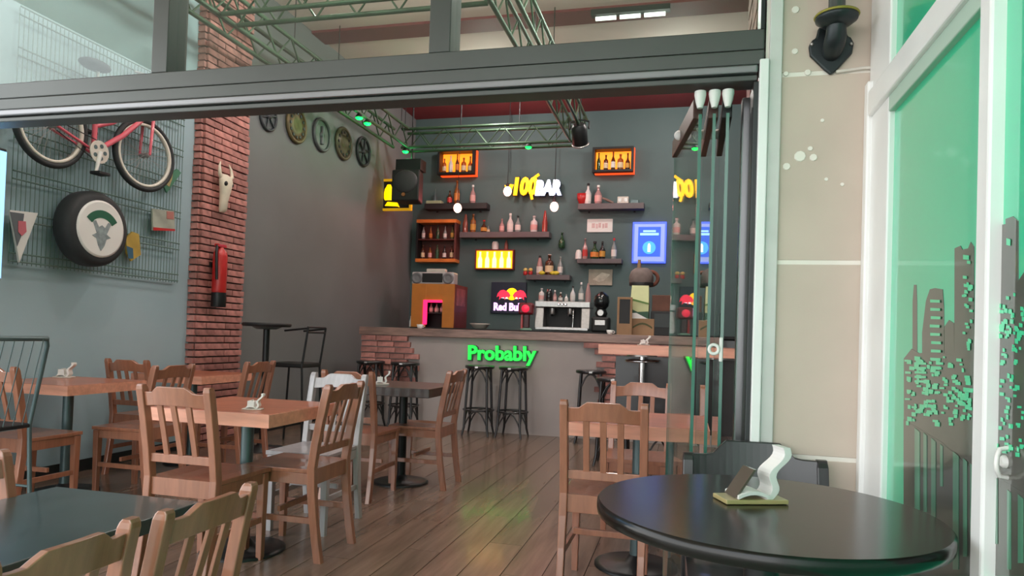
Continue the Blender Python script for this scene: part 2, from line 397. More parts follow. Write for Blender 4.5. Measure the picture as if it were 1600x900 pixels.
# --- storefront on the right: white frame, green city-skyline film behind glass
SF = sempty('window_2')
M_FILM = mat('green_film', (40, 200, 150), 0.28, var=0.06, vscale=1.0, coat=1.0)
M_FILMDARK = mat('dark_skyline_print', (66, 66, 56), 0.3, var=0.15, vscale=5, coat=1.0)
M_FILMLIT = mat('lit_window_print', (52, 214, 152), 0.3, coat=1.0)
M_FILMREF = mat('water_reflection_print', (74, 134, 106), 0.3, var=0.25, vscale=3, stretch=(6, 6, .4), coat=1.0)
b = MB(); b.box2((XS + .005, -6.0, -.23), (XS + .3, YF - .05, 4.6)); struct(b.build('wall_storefront', M_GREYTRIM))
def syz(px, py): p = at(px, py, X=XS - .014); return (p.y, p.z)
yj1 = at(1381, 500, X=XS - .03).y                      # inner edge of the far jamb
ym0, ym1 = at(1522, 450, X=XS - .04).y, at(1540, 450, X=XS - .04).y
zr0 = syz(1399, 172)[1]; zr1 = at(1388, 100, X=XS - .045).z
b = MB(); b.box2((XS - .03, yj1, -.2), (XS + .01, YF - .055, 3.4)); b.build('frame_jamb', M_WHITEFRAME, SF, .005)
b = MB(); b.box2((XS - .04, ym1, -.2), (XS + .01, ym0, 3.4)); b.build('frame_mullion', M_WHITEFRAME, SF, .006)
b = MB(); b.box2((XS - .045, ym0, zr0 + .045), (XS + .01, YF - .10, zr1)); b.build('frame_transom', M_WHITEFRAME, SF, .006)
b = MB(); b.box2((XS - .03, ym0, zr0), (XS + .01, yj1, zr0 + .05)); b.build('frame_lip', mat('pale_green_lip', (176, 200, 184), .5), SF, .003)
b = MB(); b.box2((XS - .012, ym0, -.2), (XS + .01, yj1, zr0)); b.build('pane', M_FILM, SF)
b = MB(); b.box2((XS - .012, ym0, zr1), (XS + .01, yj1, 3.4)); b.build('pane', M_FILM, SF)
b = MB(); b.box2((XS - .012, -1.4, -.2), (XS + .01, ym1, 3.4)); b.build('pane', M_FILM, SF)
dk = MB(); lit = MB(); ref = MB()
blk_n = [0]
def blk(pts, d=0.0):
    blk_n[0] += 1
    dk.prism([syz(*p) for p in pts], XS - .0125 - blk_n[0] * .00024, XS - .011, 'yz')
base_y = 760
blk([(1425, 470), (1427, 445), (1431, 445), (1432, 470), (1433, base_y), (1424, base_y)])
blk([(1440, 520), (1446, 470), (1452, 452), (1460, 450), (1472, 452), (1474, 480), (1475, base_y), (1440, base_y)], .0001)
blk([(1475, 510), (1482, 500), (1490, 505), (1492, base_y), (1475, base_y)], .0002)
blk([(1491, 388), (1500, 384), (1503, 390), (1512, 388), (1516, 378), (1521, 385), (1522, base_y), (1490, base_y)], .0003)
blk([(1412, 560), (1424, 545), (1436, 552), (1460, 548), (1490, 556), (1523, 560), (1522, 735), (1470, 690), (1412, 655)], .0004)
blk([(1560, 352), (1571, 350), (1571, 342), (1582, 338), (1590, 345), (1590, 440), (1600, 425), (1640, 400), (1640, 760), (1558, 700)], .0001)
blk([(1553, 545), (1570, 540), (1600, 530), (1660, 520), (1660, 800), (1600, 770), (1551, 740)], .0003)
# below the skyline its mirror image in dark water, with pale green streaks
blk([(1412, 655), (1470, 690), (1522, 735), (1521, 900), (1412, 900)], .0002)
blk([(1551, 740), (1600, 770), (1660, 800), (1660, 900), (1551, 900)], .0002)
for px, w, y0, y1 in ((1430, 8, 668, 860), (1444, 5, 676, 800), (1456, 7, 684, 880), (1470, 4, 694, 760), (1490, 9, 705, 890), (1506, 6, 716, 870), (1517, 4, 724, 840), (1556, 4, 745, 850), (1575, 6, 765, 890), (1592, 8, 772, 880)):
    ref.prism([syz(px, y0), syz(px + w, y0 + w * .9), syz(px + w, y1), syz(px, y1)], XS - .0156 - (px % 5) * .00006, XS - .0150, 'yz')
rnd = random.Random(3)
def win(px, py, w, h): lit.prism([syz(px, py), syz(px + w, py + h * .15), syz(px + w, py + h), syz(px, py + h * .9)], XS - .0154 - rnd.uniform(0, .0004), XS - .0150, 'yz')
for r in range(9): win(1455 + rnd.uniform(-1, 1), 468 + r * 13, 15, 5)
for r in range(26): win(1505 + rnd.uniform(-1, 12), 398 + rnd.uniform(0, 150), rnd.uniform(3, 6), rnd.uniform(4, 7))
for r in range(150): win(1414 + rnd.uniform(0, 102), 556 + rnd.uniform(0, 105) + 0.0, rnd.uniform(3, 9), rnd.uniform(3, 8))
for r in range(6): win(1488 + r * 5, 604 + r * 3.5, 6, 6); win(1490 + r * 5, 618 + r * 3.5, 5, 6)
for r in range(5): win(1430, 566 + r * 7, 18, 4)
for r in range(85): win(1554 + rnd.uniform(0, 44), 470 + rnd.uniform(0, 260), rnd.uniform(3, 7), rnd.uniform(4, 9))
for r in range(20): win(1573 + rnd.uniform(0, 40), 455 + rnd.uniform(0, 90), rnd.uniform(3, 5), rnd.uniform(5, 8))
win(1574, 372, 6, 12); win(1506, 398, 9, 8)
dk.build('skyline_print', M_FILMDARK, SF); lit.build('window_print', M_FILMLIT, SF); ref.build('reflection_print', M_FILMREF, SF)
# handle of the storefront door: a D-shaped white pull on a plate
hc = at(1560, 722, X=XS - .03); s = (hc - Vector((0, 0, EYE))).length / 1450
b = MB()
b.tube([(XS - .013, hc.y, hc.z + 25 * s), (XS - .030, hc.y - .004, hc.z + 22 * s), (XS - .036, hc.y - .010, hc.z + 11 * s), (XS - .038, hc.y - .012, hc.z), (XS - .036, hc.y - .010, hc.z - 11 * s), (XS - .030, hc.y - .004, hc.z - 22 * s), (XS - .013, hc.y, hc.z - 25 * s)], .0045, 10)
b.build('door_handle', M_WHITE, SF)
b = MB(); b.lathe([(.012, -.004), (.012, .006), (.008, .010)], 16, Matrix.Translation((XS - .013, hc.y + .010, hc.z)) @ Matrix.Rotation(-PI / 2, 4, 'Y')); b.build('lock', M_WHITE, SF)
# white pipe trim in the corner
c0 = at(1359, 300, Y=YF - .075)
b = MB(); b.box2((c0.x - .018, YF - .095, at(1350, 772, Y=YF - .08).z), (c0.x + .020, YF - .05, at(1363, 128, Y=YF - .08).z)); struct(b.build('trim_3', M_WHITEFRAME, None, .006))

# ================================================================== FURNITURE
def make_chair(name, label, wood, w=.385, h=.88, slats=3, group=None, crest=.045, crest_h=.098, post_drop=0.0):
    """slat-back dining chair; local +Y is where the sitter faces"""
    t = thing(name, label, 'chair', group=group)
    d = .40; sh = .455
    def yb(z):                                  # line of the back post, leaning out above and below the seat
        return -.19 - (max(0, z - sh) ** 1.25) * .22 - (max(0, sh - z) / sh) ** 1.6 * .055
    px = w / 2 - .018
    for s in (-1, 1):
        rings = []
        hp_ = h - post_drop
        for z in (0, .1, .22, .36, .46, .58, .70, hp_ - .06, hp_ - .022, hp_ - .008, hp_):
            k = 1.0 if z < hp_ - .02 else (.85 if z < hp_ - .004 else .55)
            hx, hy = .017 * (1.05 if z > .3 else .95), .021 * k
            hx *= (1 if z < hp_ - .02 else .9)
            y = yb(z)
            rings.append([(s * px - hx, y - hy, z), (s * px + hx, y - hy, z), (s * px + hx, y + hy, z), (s * px - hx, y + hy, z)])
        b = MB(); b.loft(rings, True, False); b.build('back_leg', wood, t, .004)
        rings = []
        for z in (0, .2, .43):
            hx = .015 + .006 * z / .43
            rings.append([(s * (px - .005) - hx, .175 - hx, z), (s * (px - .005) + hx, .175 - hx, z), (s * (px - .005) + hx, .175 + hx, z), (s * (px - .005) - hx, .175 + hx, z)])
        b = MB(); b.loft(rings, True, False); b.build('front_leg', wood, t, .003)
        b = MB(); b.box((s * (px - .004), -.01, .405), (.02, .36, .055)); b.build('apron', wood, t, .002)
        b = MB(); b.box((s * (px - .004), -.02, .20), (.016, .39, .03)); b.build('stretcher', wood, t, .002)
    for y, zz, hh in ((.175, .405, .055), (-.19, .405, .06)):
        b = MB(); b.box((0, y, zz), (2 * px - .034, .02, hh)); b.build('apron', wood, t, .002)
    b = MB(); b.box((0, 0, .24), (2 * px - .04, .018, .028)); b.build('stretcher', wood, t, .002)
    # saddle seat
    n = 8; rings = []
    for i in range(n + 1):
        u = -1 + 2 * i / n; y = u * d / 2
        hw = w / 2 - .004 + .008 * u
        dip = .010 * (1 - u * u)
        rings.append([(-hw, y, sh - .022), (hw, y, sh - .022), (hw, y, sh), (hw * .5, y, sh - dip * .7), (0, y, sh - dip * .3), (-hw * .5, y, sh - dip * .7), (-hw, y, sh)])
    b = MB(); b.loft(rings, True, False); b.build('seat', wood, t, .004)
    # crest rail: camel back profile, bowed
    def top(u):
        a = abs(u)
        if a < .42: return h - .004
        if a < .72: q = (a - .42) / .30; q = q * q * (3 - 2 * q); return h - .004 - crest * .62 * q
        return h - .004 - crest * .62
    m = 18; rings = []
    for i in range(m + 1):
        u = -1 + 2 * i / m; x = u * (px - .016); z1 = top(u); z0 = h - crest_h + .010 * (1 - u * u)
        bow = -.022 * (1 - u * u)
        ya, yc = yb(z0) + bow, yb(z1) + bow
        rings.append([(x, ya - .011, z0), (x, ya + .011, z0), (x, yc + .011, z1), (x, yc - .011, z1)])
    b = MB(); b.loft(rings, True, False); b.build('crest_rail', wood, t, .003)
    z0 = .545
    b = MB(); b.box((0, yb(z0) , z0), (2 * px - .034, .020, .038)); b.build('lower_rail', wood, t, .002)
    for i in range(slats):
        u = (i + 1) / (slats + 1) * 2 - 1; x = u * (px - .012) * .92
        rings = []
        for z in (z0, .66, h - .085):
            f = (z - z0) / (h - .085 - z0); bow = -.022 * (1 - u * u) * f
            y = yb(z) + bow
            rings.append([(x - .014, y - .006, z), (x + .014, y - .006, z), (x + .014, y + .006, z), (x - .014, y + .006, z)])
        b = MB(); b.loft(rings, True, False); b.build('slat', wood, t, .002)
    return t

def place(o, x, y, rz, z=0.0):
    o.location = (x, y, z); o.rotation_euler = (0, 0, rz); return o
G_CH = 'brown slat-back chairs inside the bar'
G_TC = 'brown slat-back chairs on the terrace'
N, E_, S_, W_ = 0.0, -PI / 2, PI, PI / 2      # facing +Y, +X, -Y, -X
CH = make_chair('dining_chair', 'brown wooden chair seen from behind at the nearest orange table on the left', M_WOOD, group=G_CH)
place(CH, -2.19, 2.88, N)
def chair(x, y, rz, label, group=G_CH, z=0.0): return dup(CH, (x, y, z), rz, label, group)
chair(-1.97, 3.28, W_, 'brown wooden chair in side view at the right end of the nearest orange table')
f1 = at(685, 765, Z=0); f2 = at(710, 754, Z=0)
chair(f1.x - .20, (f1.y + f2.y) / 2 + .02, W_, 'brown wooden chair in side view right of the dark table before the bar')
f3 = at(580, 786, Z=0)
chair(f3.x - .19, f3.y + .23, N, 'brown wooden chair seen from behind, tucked under the dark table before the bar')
chair(-3.64, 4.02, W_, 'brown wooden chair in side view at the orange table below the spare tyre')
chair(-4.08, 4.62, N, 'dark shadowed wooden chair by the left wall between two small orange tables')
chair(-3.60, 4.95, W_, 'brown wooden chair in side view at the small table before the brick pillar')
chair(-3.90, 3.42, N, 'dark shadowed wooden chair behind the grey metal chair at the far left')
chair(-.335, 3.27, N, 'reddish wooden chair seen from behind, left of the black round table')
chair(-.27, 4.27, S_, 'reddish wooden chair on the far side of the orange table by the glass panels')
PALE = make_chair('dining_chair', 'wooden chair coloured pale for glare, behind the orange table with the white napkin holder', M_GLAREWOOD)
place(PALE, -2.10, 3.69, S_)
zt_ = -.195
chair(-1.52, 1.66, W_, 'brown wooden chair in the foreground, second from the left edge at the grey terrace table', G_TC, zt_)
chair(-1.54, 1.22, W_, 'brown wooden chair cut off by the bottom edge at the grey terrace table', G_TC, zt_)
chair(-2.09, 1.79, E_, 'brown wooden chair cut off by the left edge, across the grey terrace table', G_TC, zt_)
place(make_chair('dining_chair', 'black wooden chair with wide curved back behind the black round table', M_BLACKWOOD, w=.46, h=.825, crest=.075, crest_h=.17, post_drop=.048), .245, 2.20, S_ + .06)

def make_table(name, label, cat, top_m, pole_m, w, d, h, th, loc, rz=0.0, base_r=.21, group=None, pole_r=.032):
    t = thing(name, label, cat, loc, rz, group)
    b = MB(); b.box((0, 0, h - th / 2), (w, d, th)); b.build('table_top', top_m, t, .004)
    if top_m is M_TABLEWOOD:
        b = MB()
        for cx_, cy_, sx_, sy_ in ((0, -d / 2 - .002, w + .008, .006), (0, d / 2 + .002, w + .008, .006), (-w / 2 - .002, 0, .006, d), (w / 2 + .002, 0, .006, d)):
            b.box((cx_, cy_, h - th / 2 - .001), (sx_, sy_, th - .004))
        b.build('daylit_edge', M_DAYLITEDGE, t)  # lighter strips stand for daylight falling on the edges
    b = MB(); b.cyl((0, 0, .015), (0, 0, h - th - .008), pole_r, n=16); b.build('pole', pole_m, t)
    b = MB(); b.box((0, 0, h - th - .005), (.26, .26, .01)); b.build('top_plate', M_BLACKMETAL, t)
    b = MB(); b.lathe([(base_r, 0), (base_r, .010), (base_r * .86, .018), (pole_r * 1.8, .026), (pole_r * 1.1, .06)], 28); b.build('base', M_BLACKMETAL, t)
    return t
G_T = 'small square tables with orange-brown wooden tops'
T1 = make_table('square_table', 'square orange wooden table with white napkin holder, nearest on the left', 'table', M_TABLEWOOD, M_GREYMETAL, .66, .64, .75, .065, (-2.19, 3.16, 0), group=G_T)
dup(T1, (-4.04, 3.82, 0), 0, 'square orange wooden table against the left wall under the spare tyre')
dup(T1, (-4.02, 5.02, 0), 0, 'square orange wooden table beside the brick pillar, half hidden by chairs')
xr = at(883, 680, Y=3.28).x
dup(T1, (xr + .33, 3.60, 0), 0, 'square orange wooden table on the right beside the folded glass panels')
b4 = at(636, 755, Z=0)
make_table('square_table', 'square dark wooden table in the middle before the bar', 'table', M_DARKTABLE, M_BLACKMETAL, .66, .66, .75, .065, (b4.x - .06, b4.y + .02, 0))
make_table('terrace_table', 'slate grey square table in the lower left foreground with chairs around it', 'table', M_GREYTOP, M_GREYMETAL, .64, 1.10, .715, .05, (-1.99, 1.60, zt_), base_r=.26)

# the black round terrace table
cxt, cyt, rt, ht = .178, 1.655, .37, .785
t = thing('round_table', 'large black round table in the right foreground with a napkin holder', 'table', (cxt, cyt, 0))
b = MB(); b.lathe([(rt - .012, ht - .034), (rt - .002, ht - .030), (rt, ht - .018), (rt - .001, ht - .005), (rt - .006, ht)], 72); b.build('table_top', M_BLACKTOP, t)
b = MB(); b.cyl((0, 0, .03), (0, 0, ht - .034), .038, n=18); b.build('pole', M_BLACKMETAL, t)
for k in range(4):
    a = PI / 4 + k * PI / 2
    b = MB(); b.tube([(.03 * math.cos(a), .03 * math.sin(a), .16), (.14 * math.cos(a), .14 * math.sin(a), .09), (.29 * math.cos(a), .29 * math.sin(a), .018)], [.022, .020, .016], 10); b.build('leg', M_BLACKMETAL, t)
    b = MB(); b.tube([(.03 * math.cos(a), .03 * math.sin(a), ht - .12), (.24 * math.cos(a), .24 * math.sin(a), ht - .045)], .012, 8); b.build('brace', M_BLACKMETAL, t)

# napkin holders
M_AMBERPLATE = mat('amber_plastic_base', (176, 160, 110), 0.3, var=0.1, coat=0.4)
M_MENU = mat('brown_smoked_plate', (86, 76, 66), 0.25, coat=0.5)
def napkin_holder(label, loc, rz, s, big=False):
    t = thing('napkin_holder', label, 'napkin holder', loc, rz, None if big else 'white napkin holders on the inside tables')
    b = MB(); b.box((0, 0, .006 * s), (.150 * s, .075 * s, .010 * s)); b.build('base', M_AMBERPLATE if big else M_OFFWHITE, t, .002)
    # wavy upright back
    n = 16; rings = []
    for i in range(n + 1):
        f = i / n; x = (.030 + .044 * f ** 1.1 + .010 * math.sin(f * 9.5)) * s; z = (.010 + .118 * f) * s; hw = (.031 - .005 * f) * s
        th = .009 * s
        rings.append([(x - th, -hw, z), (x + th, -hw, z), (x + th, hw, z), (x - th, hw, z)])
    b = MB(); b.loft(rings, True, False); b.build('wavy_back', M_WHITE, t, .001)
    b = MB(); rings = []
    for i in range(9):
        f = i / 8; x = (.030 - .075 * f) * s; z = (.012 + .010 * (1 - (2 * f - 1) ** 2) + .004) * s
        rings.append([(x, -.036 * s, z - .004 * s), (x, .036 * s, z - .004 * s), (x, .036 * s, z + .004 * s), (x, -.036 * s, z + .004 * s)])
    b.loft(rings, True, False); b.build('curled_foot', M_WHITE, t)
    b = MB(); b.prism([(-.050 * s, .014 * s), (-.044 * s, .014 * s), (.000 * s, .078 * s), (-.006 * s, .078 * s)], -.028 * s, .028 * s, 'xz'); b.build('slanted_plate', M_MENU if big else M_WHITE, t)
    b = MB(); b.box((-.010 * s, 0, .045 * s), (.05 * s, .06 * s, .05 * s)); b.build('napkins', M_WHITE, t) if not big else None
    return t
p = at(1172, 783, Z=ht)
napkin_holder('tall white wavy napkin holder with amber base on the black round table', (p.x, p.y, ht), .38, 1.0, True)
for px, py, s, zz, lab in ((395, 640, .62, .75, 'white napkin holder on the nearest orange table at the left'), (100, 590, .85, .75, 'white napkin holder on the orange table under the spare tyre')):
    q = at(px, py, Z=zz); napkin_holder(lab, (q.x, q.y, zz), .3, s)
q = at(602, 597, Z=.75); napkin_holder('low white napkin holder on the dark table before the bar', (b4.x - .2, b4.y - .1, .75), .4, .8)

# grey metal chair at the far left
t = thing('metal_chair', 'tall grey metal chair with open back at the far left edge', 'chair', (-3.76, 2.93, 0), W_)
H = 1.05; sh = .56
def mb_back(z): return -.20 - max(0, z - sh) * .22
for s in (-1, 1):
    b = MB(); b.tube([(s * .19, -.235, 0), (s * .19, -.20, sh), (s * .19, mb_back(H - .04), H - .04), (s * .175, mb_back(H), H)], .012, 10); b.build('back_leg', M_GREYMETAL, t)
    b = MB(); b.tube([(s * .185, .21, 0), (s * .18, .17, sh)], .012, 10); b.build('front_leg', M_GREYMETAL, t)
    b = MB(); b.tube([(s * .188, -.222, .22), (s * .184, .195, .22)], .008, 8); b.build('stretcher', M_GREYMETAL, t)
b = MB(); b.tube([(-.18, mb_back(H), H), (0, mb_back(H) - .03, H), (.18, mb_back(H), H)], .014, 10); b.build('back_rail', M_GREYMETAL, t)
for i in range(6):
    x = -.14 + i * .056
    b = MB(); b.cyl((x, -.205, sh), (x, mb_back(H) - .02, H), .003, n=6); b.build('back_wire', M_GREYMETAL, t)
b = MB(); b.box((0, -.015, sh), (.39, .39, .025)); b.build('seat', M_BLACK, t, .006)
b = MB(); b.cyl((-.185, .195, .22), (.185, .195, .22), .008, n=8); b.build('foot_rail', M_GREYMETAL, t)

# black high table and bar chair beyond the pillar
hp = Vector((-3.86, 5.80, 0))
t = thing('high_table', 'small round black high table beside the brick pillar', 'table', hp)
zt1 = at(397, 504, Y=5.8).z
b = MB(); b.lathe([(.215, zt1 - .035), (.225, zt1 - .02), (.225, zt1 - .006), (.215, zt1)], 36); b.build('table_top', M_BLACK, t)
b = MB(); b.lathe([(.09, zt1 - .06), (.14, zt1 - .036)], 20); b.build('top_plate', M_GREYMETAL, t)
b = MB(); b.cyl((0, 0, .02), (0, 0, zt1 - .05), .03, n=16); b.build('pole', M_BLACKMETAL, t)
b = MB(); b.lathe([(.22, 0), (.22, .012), (.06, .03), (.04, .07)], 28); b.build('base', M_BLACKMETAL, t)
t = thing('bar_chair', 'black metal bar chair with low open back behind the small high table', 'chair', (-3.82, 6.25, 0), W_)
for s in (-1, 1):
    b = MB(); b.tube([(s * .18, -.22, 0), (s * .17, -.18, .78), (s * .17, -.235, 1.17)], .011, 8); b.build('back_leg', M_BLACKMETAL, t)
    b = MB(); b.tube([(s * .18, .21, 0), (s * .17, .17, .78)], .011, 8); b.build('front_leg', M_BLACKMETAL, t)
    b = MB(); b.tube([(s * .17, -.235, 1.16), (s * .175, .02, 1.13)], .010, 8); b.build('arm_rest', M_BLACKMETAL, t)
for z in (1.12, 1.17):
    b = MB(); b.tube([(-.17, -.23, z), (.17, -.23, z)], .009, 8); b.build('back_rail', M_BLACKMETAL, t)
b = MB(); b.box((0, 0, .79), (.37, .38, .045)); b.build('seat', M_BLACK, t, .012)
for y in (-.20, .19):
    b = MB(); b.cyl((-.175, y, .30), (.175, y, .30), .008, n=8); b.build('foot_rail', M_BLACKMETAL, t)

# bentwood bar stools
def make_stool(label, H=.80, group='black bentwood stools along the bar'):
    t = thing('bar_stool', label, 'stool', group=group)
    b = MB(); b.lathe([(.150, H - .040), (.168, H - .034), (.172, H - .016), (.168, H - .004), (.150, H), (.03, H - .004)], 28); b.build('seat', M_BLACKWOOD, t)
    def r(z): return .150 + .045 * (1 - z / H)
    for k in range(4):
        a = PI / 4 + k * PI / 2
        pts = [(r(z) * math.cos(a), r(z) * math.sin(a), z) for z in (H - .03, H * .6, H * .33, H * .12)]
        pts.append(((r(0) + .022) * math.cos(a), (r(0) + .022) * math.sin(a), 0))
        b = MB(); b.tube(pts, [.014, .015, .015, .014, .012], 8); b.build('leg', M_BLACKWOOD, t)
        a2 = a + PI / 2
        for zt2, dz in ((H - .045, .17), (H * .345, .17)):
            arc = []
            for i in range(9):
                f = i / 8; z = zt2 - dz * abs(2 * f - 1) ** 2.2
                A = Vector((r(z) * math.cos(a), r(z) * math.sin(a), z)); B = Vector((r(z) * math.cos(a2), r(z) * math.sin(a2), z))
                P_ = A.lerp(B, f); arc.append(P_)
            b = MB(); b.tube(arc, .0085, 6); b.build('arched_brace', M_BLACKWOOD, t)
    z = H * .36
    b = MB(); b.torus(r(z) - .004, .011, 28, 8, Matrix.Translation((0, 0, z))); b.build('foot_ring', M_BLACKWOOD, t)
    b = MB(); b.box((0, -.172, H - .018), (.034, .008, .018)); b.build('label_plate', M_STEEL, t)
    return t
YBAR = at(800, 677.5, Z=0).y
ys = YBAR - .26
s0 = at(749, 600, Y=ys).x; s1 = at(802, 600, Y=ys).x
STOOL = make_stool('black bentwood bar stool under the green letters, left of the pair'); place(STOOL, s0, ys, .06)
dup(STOOL, (s1, ys, 0), -.05, 'black bentwood bar stool under the green letters, right of the pair')
for px, lab in ((578, 'black bentwood bar stool at the left end of the bar under the bricks'), (632, 'black bentwood bar stool under the bricks, behind the dark table'),
                (923, 'black bentwood bar stool standing free, left of the long high table')):
    dup(STOOL, (at(px, 600, Y=ys).x, ys, 0), .1, lab)
# long high table on the right, with chrome legs and stools under it
y6 = 5.45; z6 = at(940, 537.5, Y=y6).z; x6 = at(936, 545, Y=y6).x
t = thing('high_table', 'long high table with thick pinkish wooden top on chrome legs, right of the bar', 'table', (x6 + .62, y6 + .27, 0))
b = MB(); b.box((0, 0, z6 - .038), (1.24, .54, .076)); b.build('table_top', M_TABLEWOOD, t, .004)
b = MB()
for cx_, cy_, sx_, sy_ in ((0, -.272, 1.248, .006), (-.622, 0, .006, .54), (.622, 0, .006, .54)): b.box((cx_, cy_, z6 - .039), (sx_, sy_, .072))
b.build('daylit_edge', M_DAYLITEDGE, t)
for sx, sy in ((-.30, 0), (.30, 0)):
    b = MB(); b.cyl((sx, sy, .015), (sx, sy, z6 - .09), .026, n=16); b.build('leg', M_CHROME, t)
    b = MB(); b.lathe([(.21, 0), (.21, .012), (.05, .03), (.03, .05)], 28, Matrix.Translation((sx, sy, 0))); b.build('base', M_CHROME, t)
    b = MB(); b.lathe([(.12, z6 - .092), (.12, z6 - .078)], 24, Matrix.Translation((sx, sy, 0))); b.build('top_plate', M_STEEL, t)
b = MB(); b.box((.02, .20, .70), (1.10, .025, .62)); b.build('back_panel', M_BLACKWOOD, t)
b = MB(); b.torus(.13, .010, 28, 8, Matrix.Translation((-.30, 0, .98))); b.build('bag_ring', M_CHROME, t)
for i, (px, yy) in enumerate(((960, 6.42), (1030, 6.42))):
    st = dup(STOOL, (at(px, 600, Y=yy).x, yy, 0), .3 * i, ('black bentwood stool behind the long high table, left one of two', 'black bentwood stool behind the long high table, right one of two')[i])
q = at(1006, 530, Y=y6 + .2)
napkin_holder('white napkin holder on the long high table', (q.x, y6 + .2, z6), .3, .62)

# ------------------------------------------------------------------ the folded glass wall panels
M_RAILBROWN = mat('dark_brown_panel_rail', (72, 48, 42), 0.4, 0.3, var=0.05)
ztop = zb - .012
def panel(label, x0, y0, ang, ln, rail_m, n):
    t = thing('folding_glass_panel', label, 'glass panel', (x0, y0, 0), ang, 'folded glass panels of the sliding wall')
    b = MB(); b.box2((-.005, 0, .05), (.005, ln, ztop - .085)); b.build('glass', M_GLASS, t)
    for y in (0.0, ln):
        b = MB(); b.box2((-.0055, y - .003, .05), (.0055, y + .003, ztop - .085)); b.build('glass_edge', M_GLASSEDGE, t)
    b = MB(); b.box2((-.017, .05, ztop - .085), (.017, ln - .01, ztop - .012)); b.build('top_rail', rail_m, t, .003)
    b = MB(); b.box2((-.014, .01, .015), (.014, ln - .01, .075)); b.build('bottom_rail', M_ALUDARK, t, .003)
    b = MB(); b.lathe([(.010, ztop - .060), (.017, ztop - .035), (.021, ztop - .012), (.020, ztop)], 16, Matrix.Translation((0, .01, 0))); b.build('clamp', M_WHITE, t)
    b = MB(); b.sphere((-.02, ln * .62, ztop - .05), .02, 12, 8); b.build('roller', M_WHITE, t)
    return t
yp = YF - .015
xa = [at(px, 150, Y=yp).x for px in (1095, 1117, 1138)]
yfar_ = yp + .60
far = [at(1054, 300, Y=yfar_).x, at(1099, 300, Y=yfar_).x, at(1124, 300, Y=yfar_).x]
labs = ('clear folded glass panel with brown top rail, leftmost of three, reflecting the bar signs', 'clear folded glass panel in the middle of the three', 'clear folded glass panel on the right, next to the dark post')
for i in range(3):
    dx, dy = far[i] - xa[i], .60
    panel(labs[i], xa[i], yp, math.atan2(-dx, dy), math.hypot(dx, dy), M_RAILBROWN if i < 2 else M_BLACK, i)
q = at(1121, 546, Y=yp - .02)
t = thing('panel_lock', 'white lock with round knob on the folded glass panels', 'lock', (q.x, yp - .012, q.z))
b = MB(); b.box((.012, 0, .0), (.012, .014, .085)); b.build('lock_body', M_WHITE, t, .003)
b = MB(); b.torus(.016, .006, 20, 8, Matrix.Translation((-.012, -.006, 0)) @ Matrix.Rotation(PI / 2, 4, 'X')); b.build('knob', M_WHITE, t)

# ================================================================== THE BAR
xbl = at(566, 530, Y=YBAR).x; xbr = .35
zc1 = at(800, 517.5, Y=YBAR - .06).z; zc0 = at(800, 530.5, Y=YBAR - .06).z
BAR = thing('bar_counter', 'long bar counter with grey rendered front, rough wooden top and brick ends', 'bar', ((xbl + xbr) / 2, YBAR, 0))
bx = (xbl + xbr) / 2
def rel(p): return (p[0] - bx, p[1] - YBAR, p[2])
b = MB(); b.box2(rel((xbl + .02, YBAR, 0)), rel((xbr, YBAR + .16, zc0))); b.build('front', M_BARFRONT, BAR)
b = MB(); b.box2(rel((xbl - .02, YBAR - .06, zc0)), rel((xbr + .02, YBAR + .78, zc1))); b.build('bar_top', M_BARTOP, BAR, .006)
b = MB(); b.box2(rel((xbl + .02, YBAR + .16, 0)), rel((xbl + .06, YBAR + .74, zc0))); b.build('end_panel', M_BARFRONT, BAR)
hrow = .0715
def bar_rows(x_of, right):
    for k in range(10):
        z = zc0 - (k + .5) * hrow
        xe = x_of(k)
        a, c = (xbl + .01, xe) if not right else (xe, xbr)
        n = max(1, round(abs(c - a) / .22)); w = (c - a) / n
        prd = .030 if k % 2 == 0 else .012
        for i in range(n):
            o = brick(BAR, abs(w) - .010, .06, hrow - .012, rel((a + (i + .5) * w, YBAR - prd + random.uniform(-.004, .004), z)))
lefts = [639, 643, 648, 657, 640, 657, 640, 652, 644, 656]
rights = [912, 929, 941, 932, 945, 935, 946, 930, 942, 936]
bar_rows(lambda k: at(lefts[k], 540, Y=YBAR).x, False)
bar_rows(lambda k: at(rights[k], 550, Y=YBAR).x, True)
# green neon letters on the bar front
M_NEONG = emis('green_neon', (20, 255, 70), 1.6, (0, 90, 20)); M_NEONBACK = mat('dark_green_letter_side', (10, 70, 30), 0.4)
q = at(783, 553, Y=YBAR - .03)
t = thing('neon_letters', 'green glowing letters reading Probably on the bar front', 'sign', (q.x, YBAR - .02, q.z))
Mx = Matrix.Rotation(-.018, 4, 'Y') @ FACE_FRONT
text('letters', 'Probably', .235, M_NEONG, t, Matrix.Translation((0, -.018, .0)) @ Mx, .012, .006, 1.0)
text('letter_backing', 'Probably', .235, M_NEONBACK, t, Matrix.Translation((.004, .004, -.004)) @ Mx, .012, .016, 1.0)

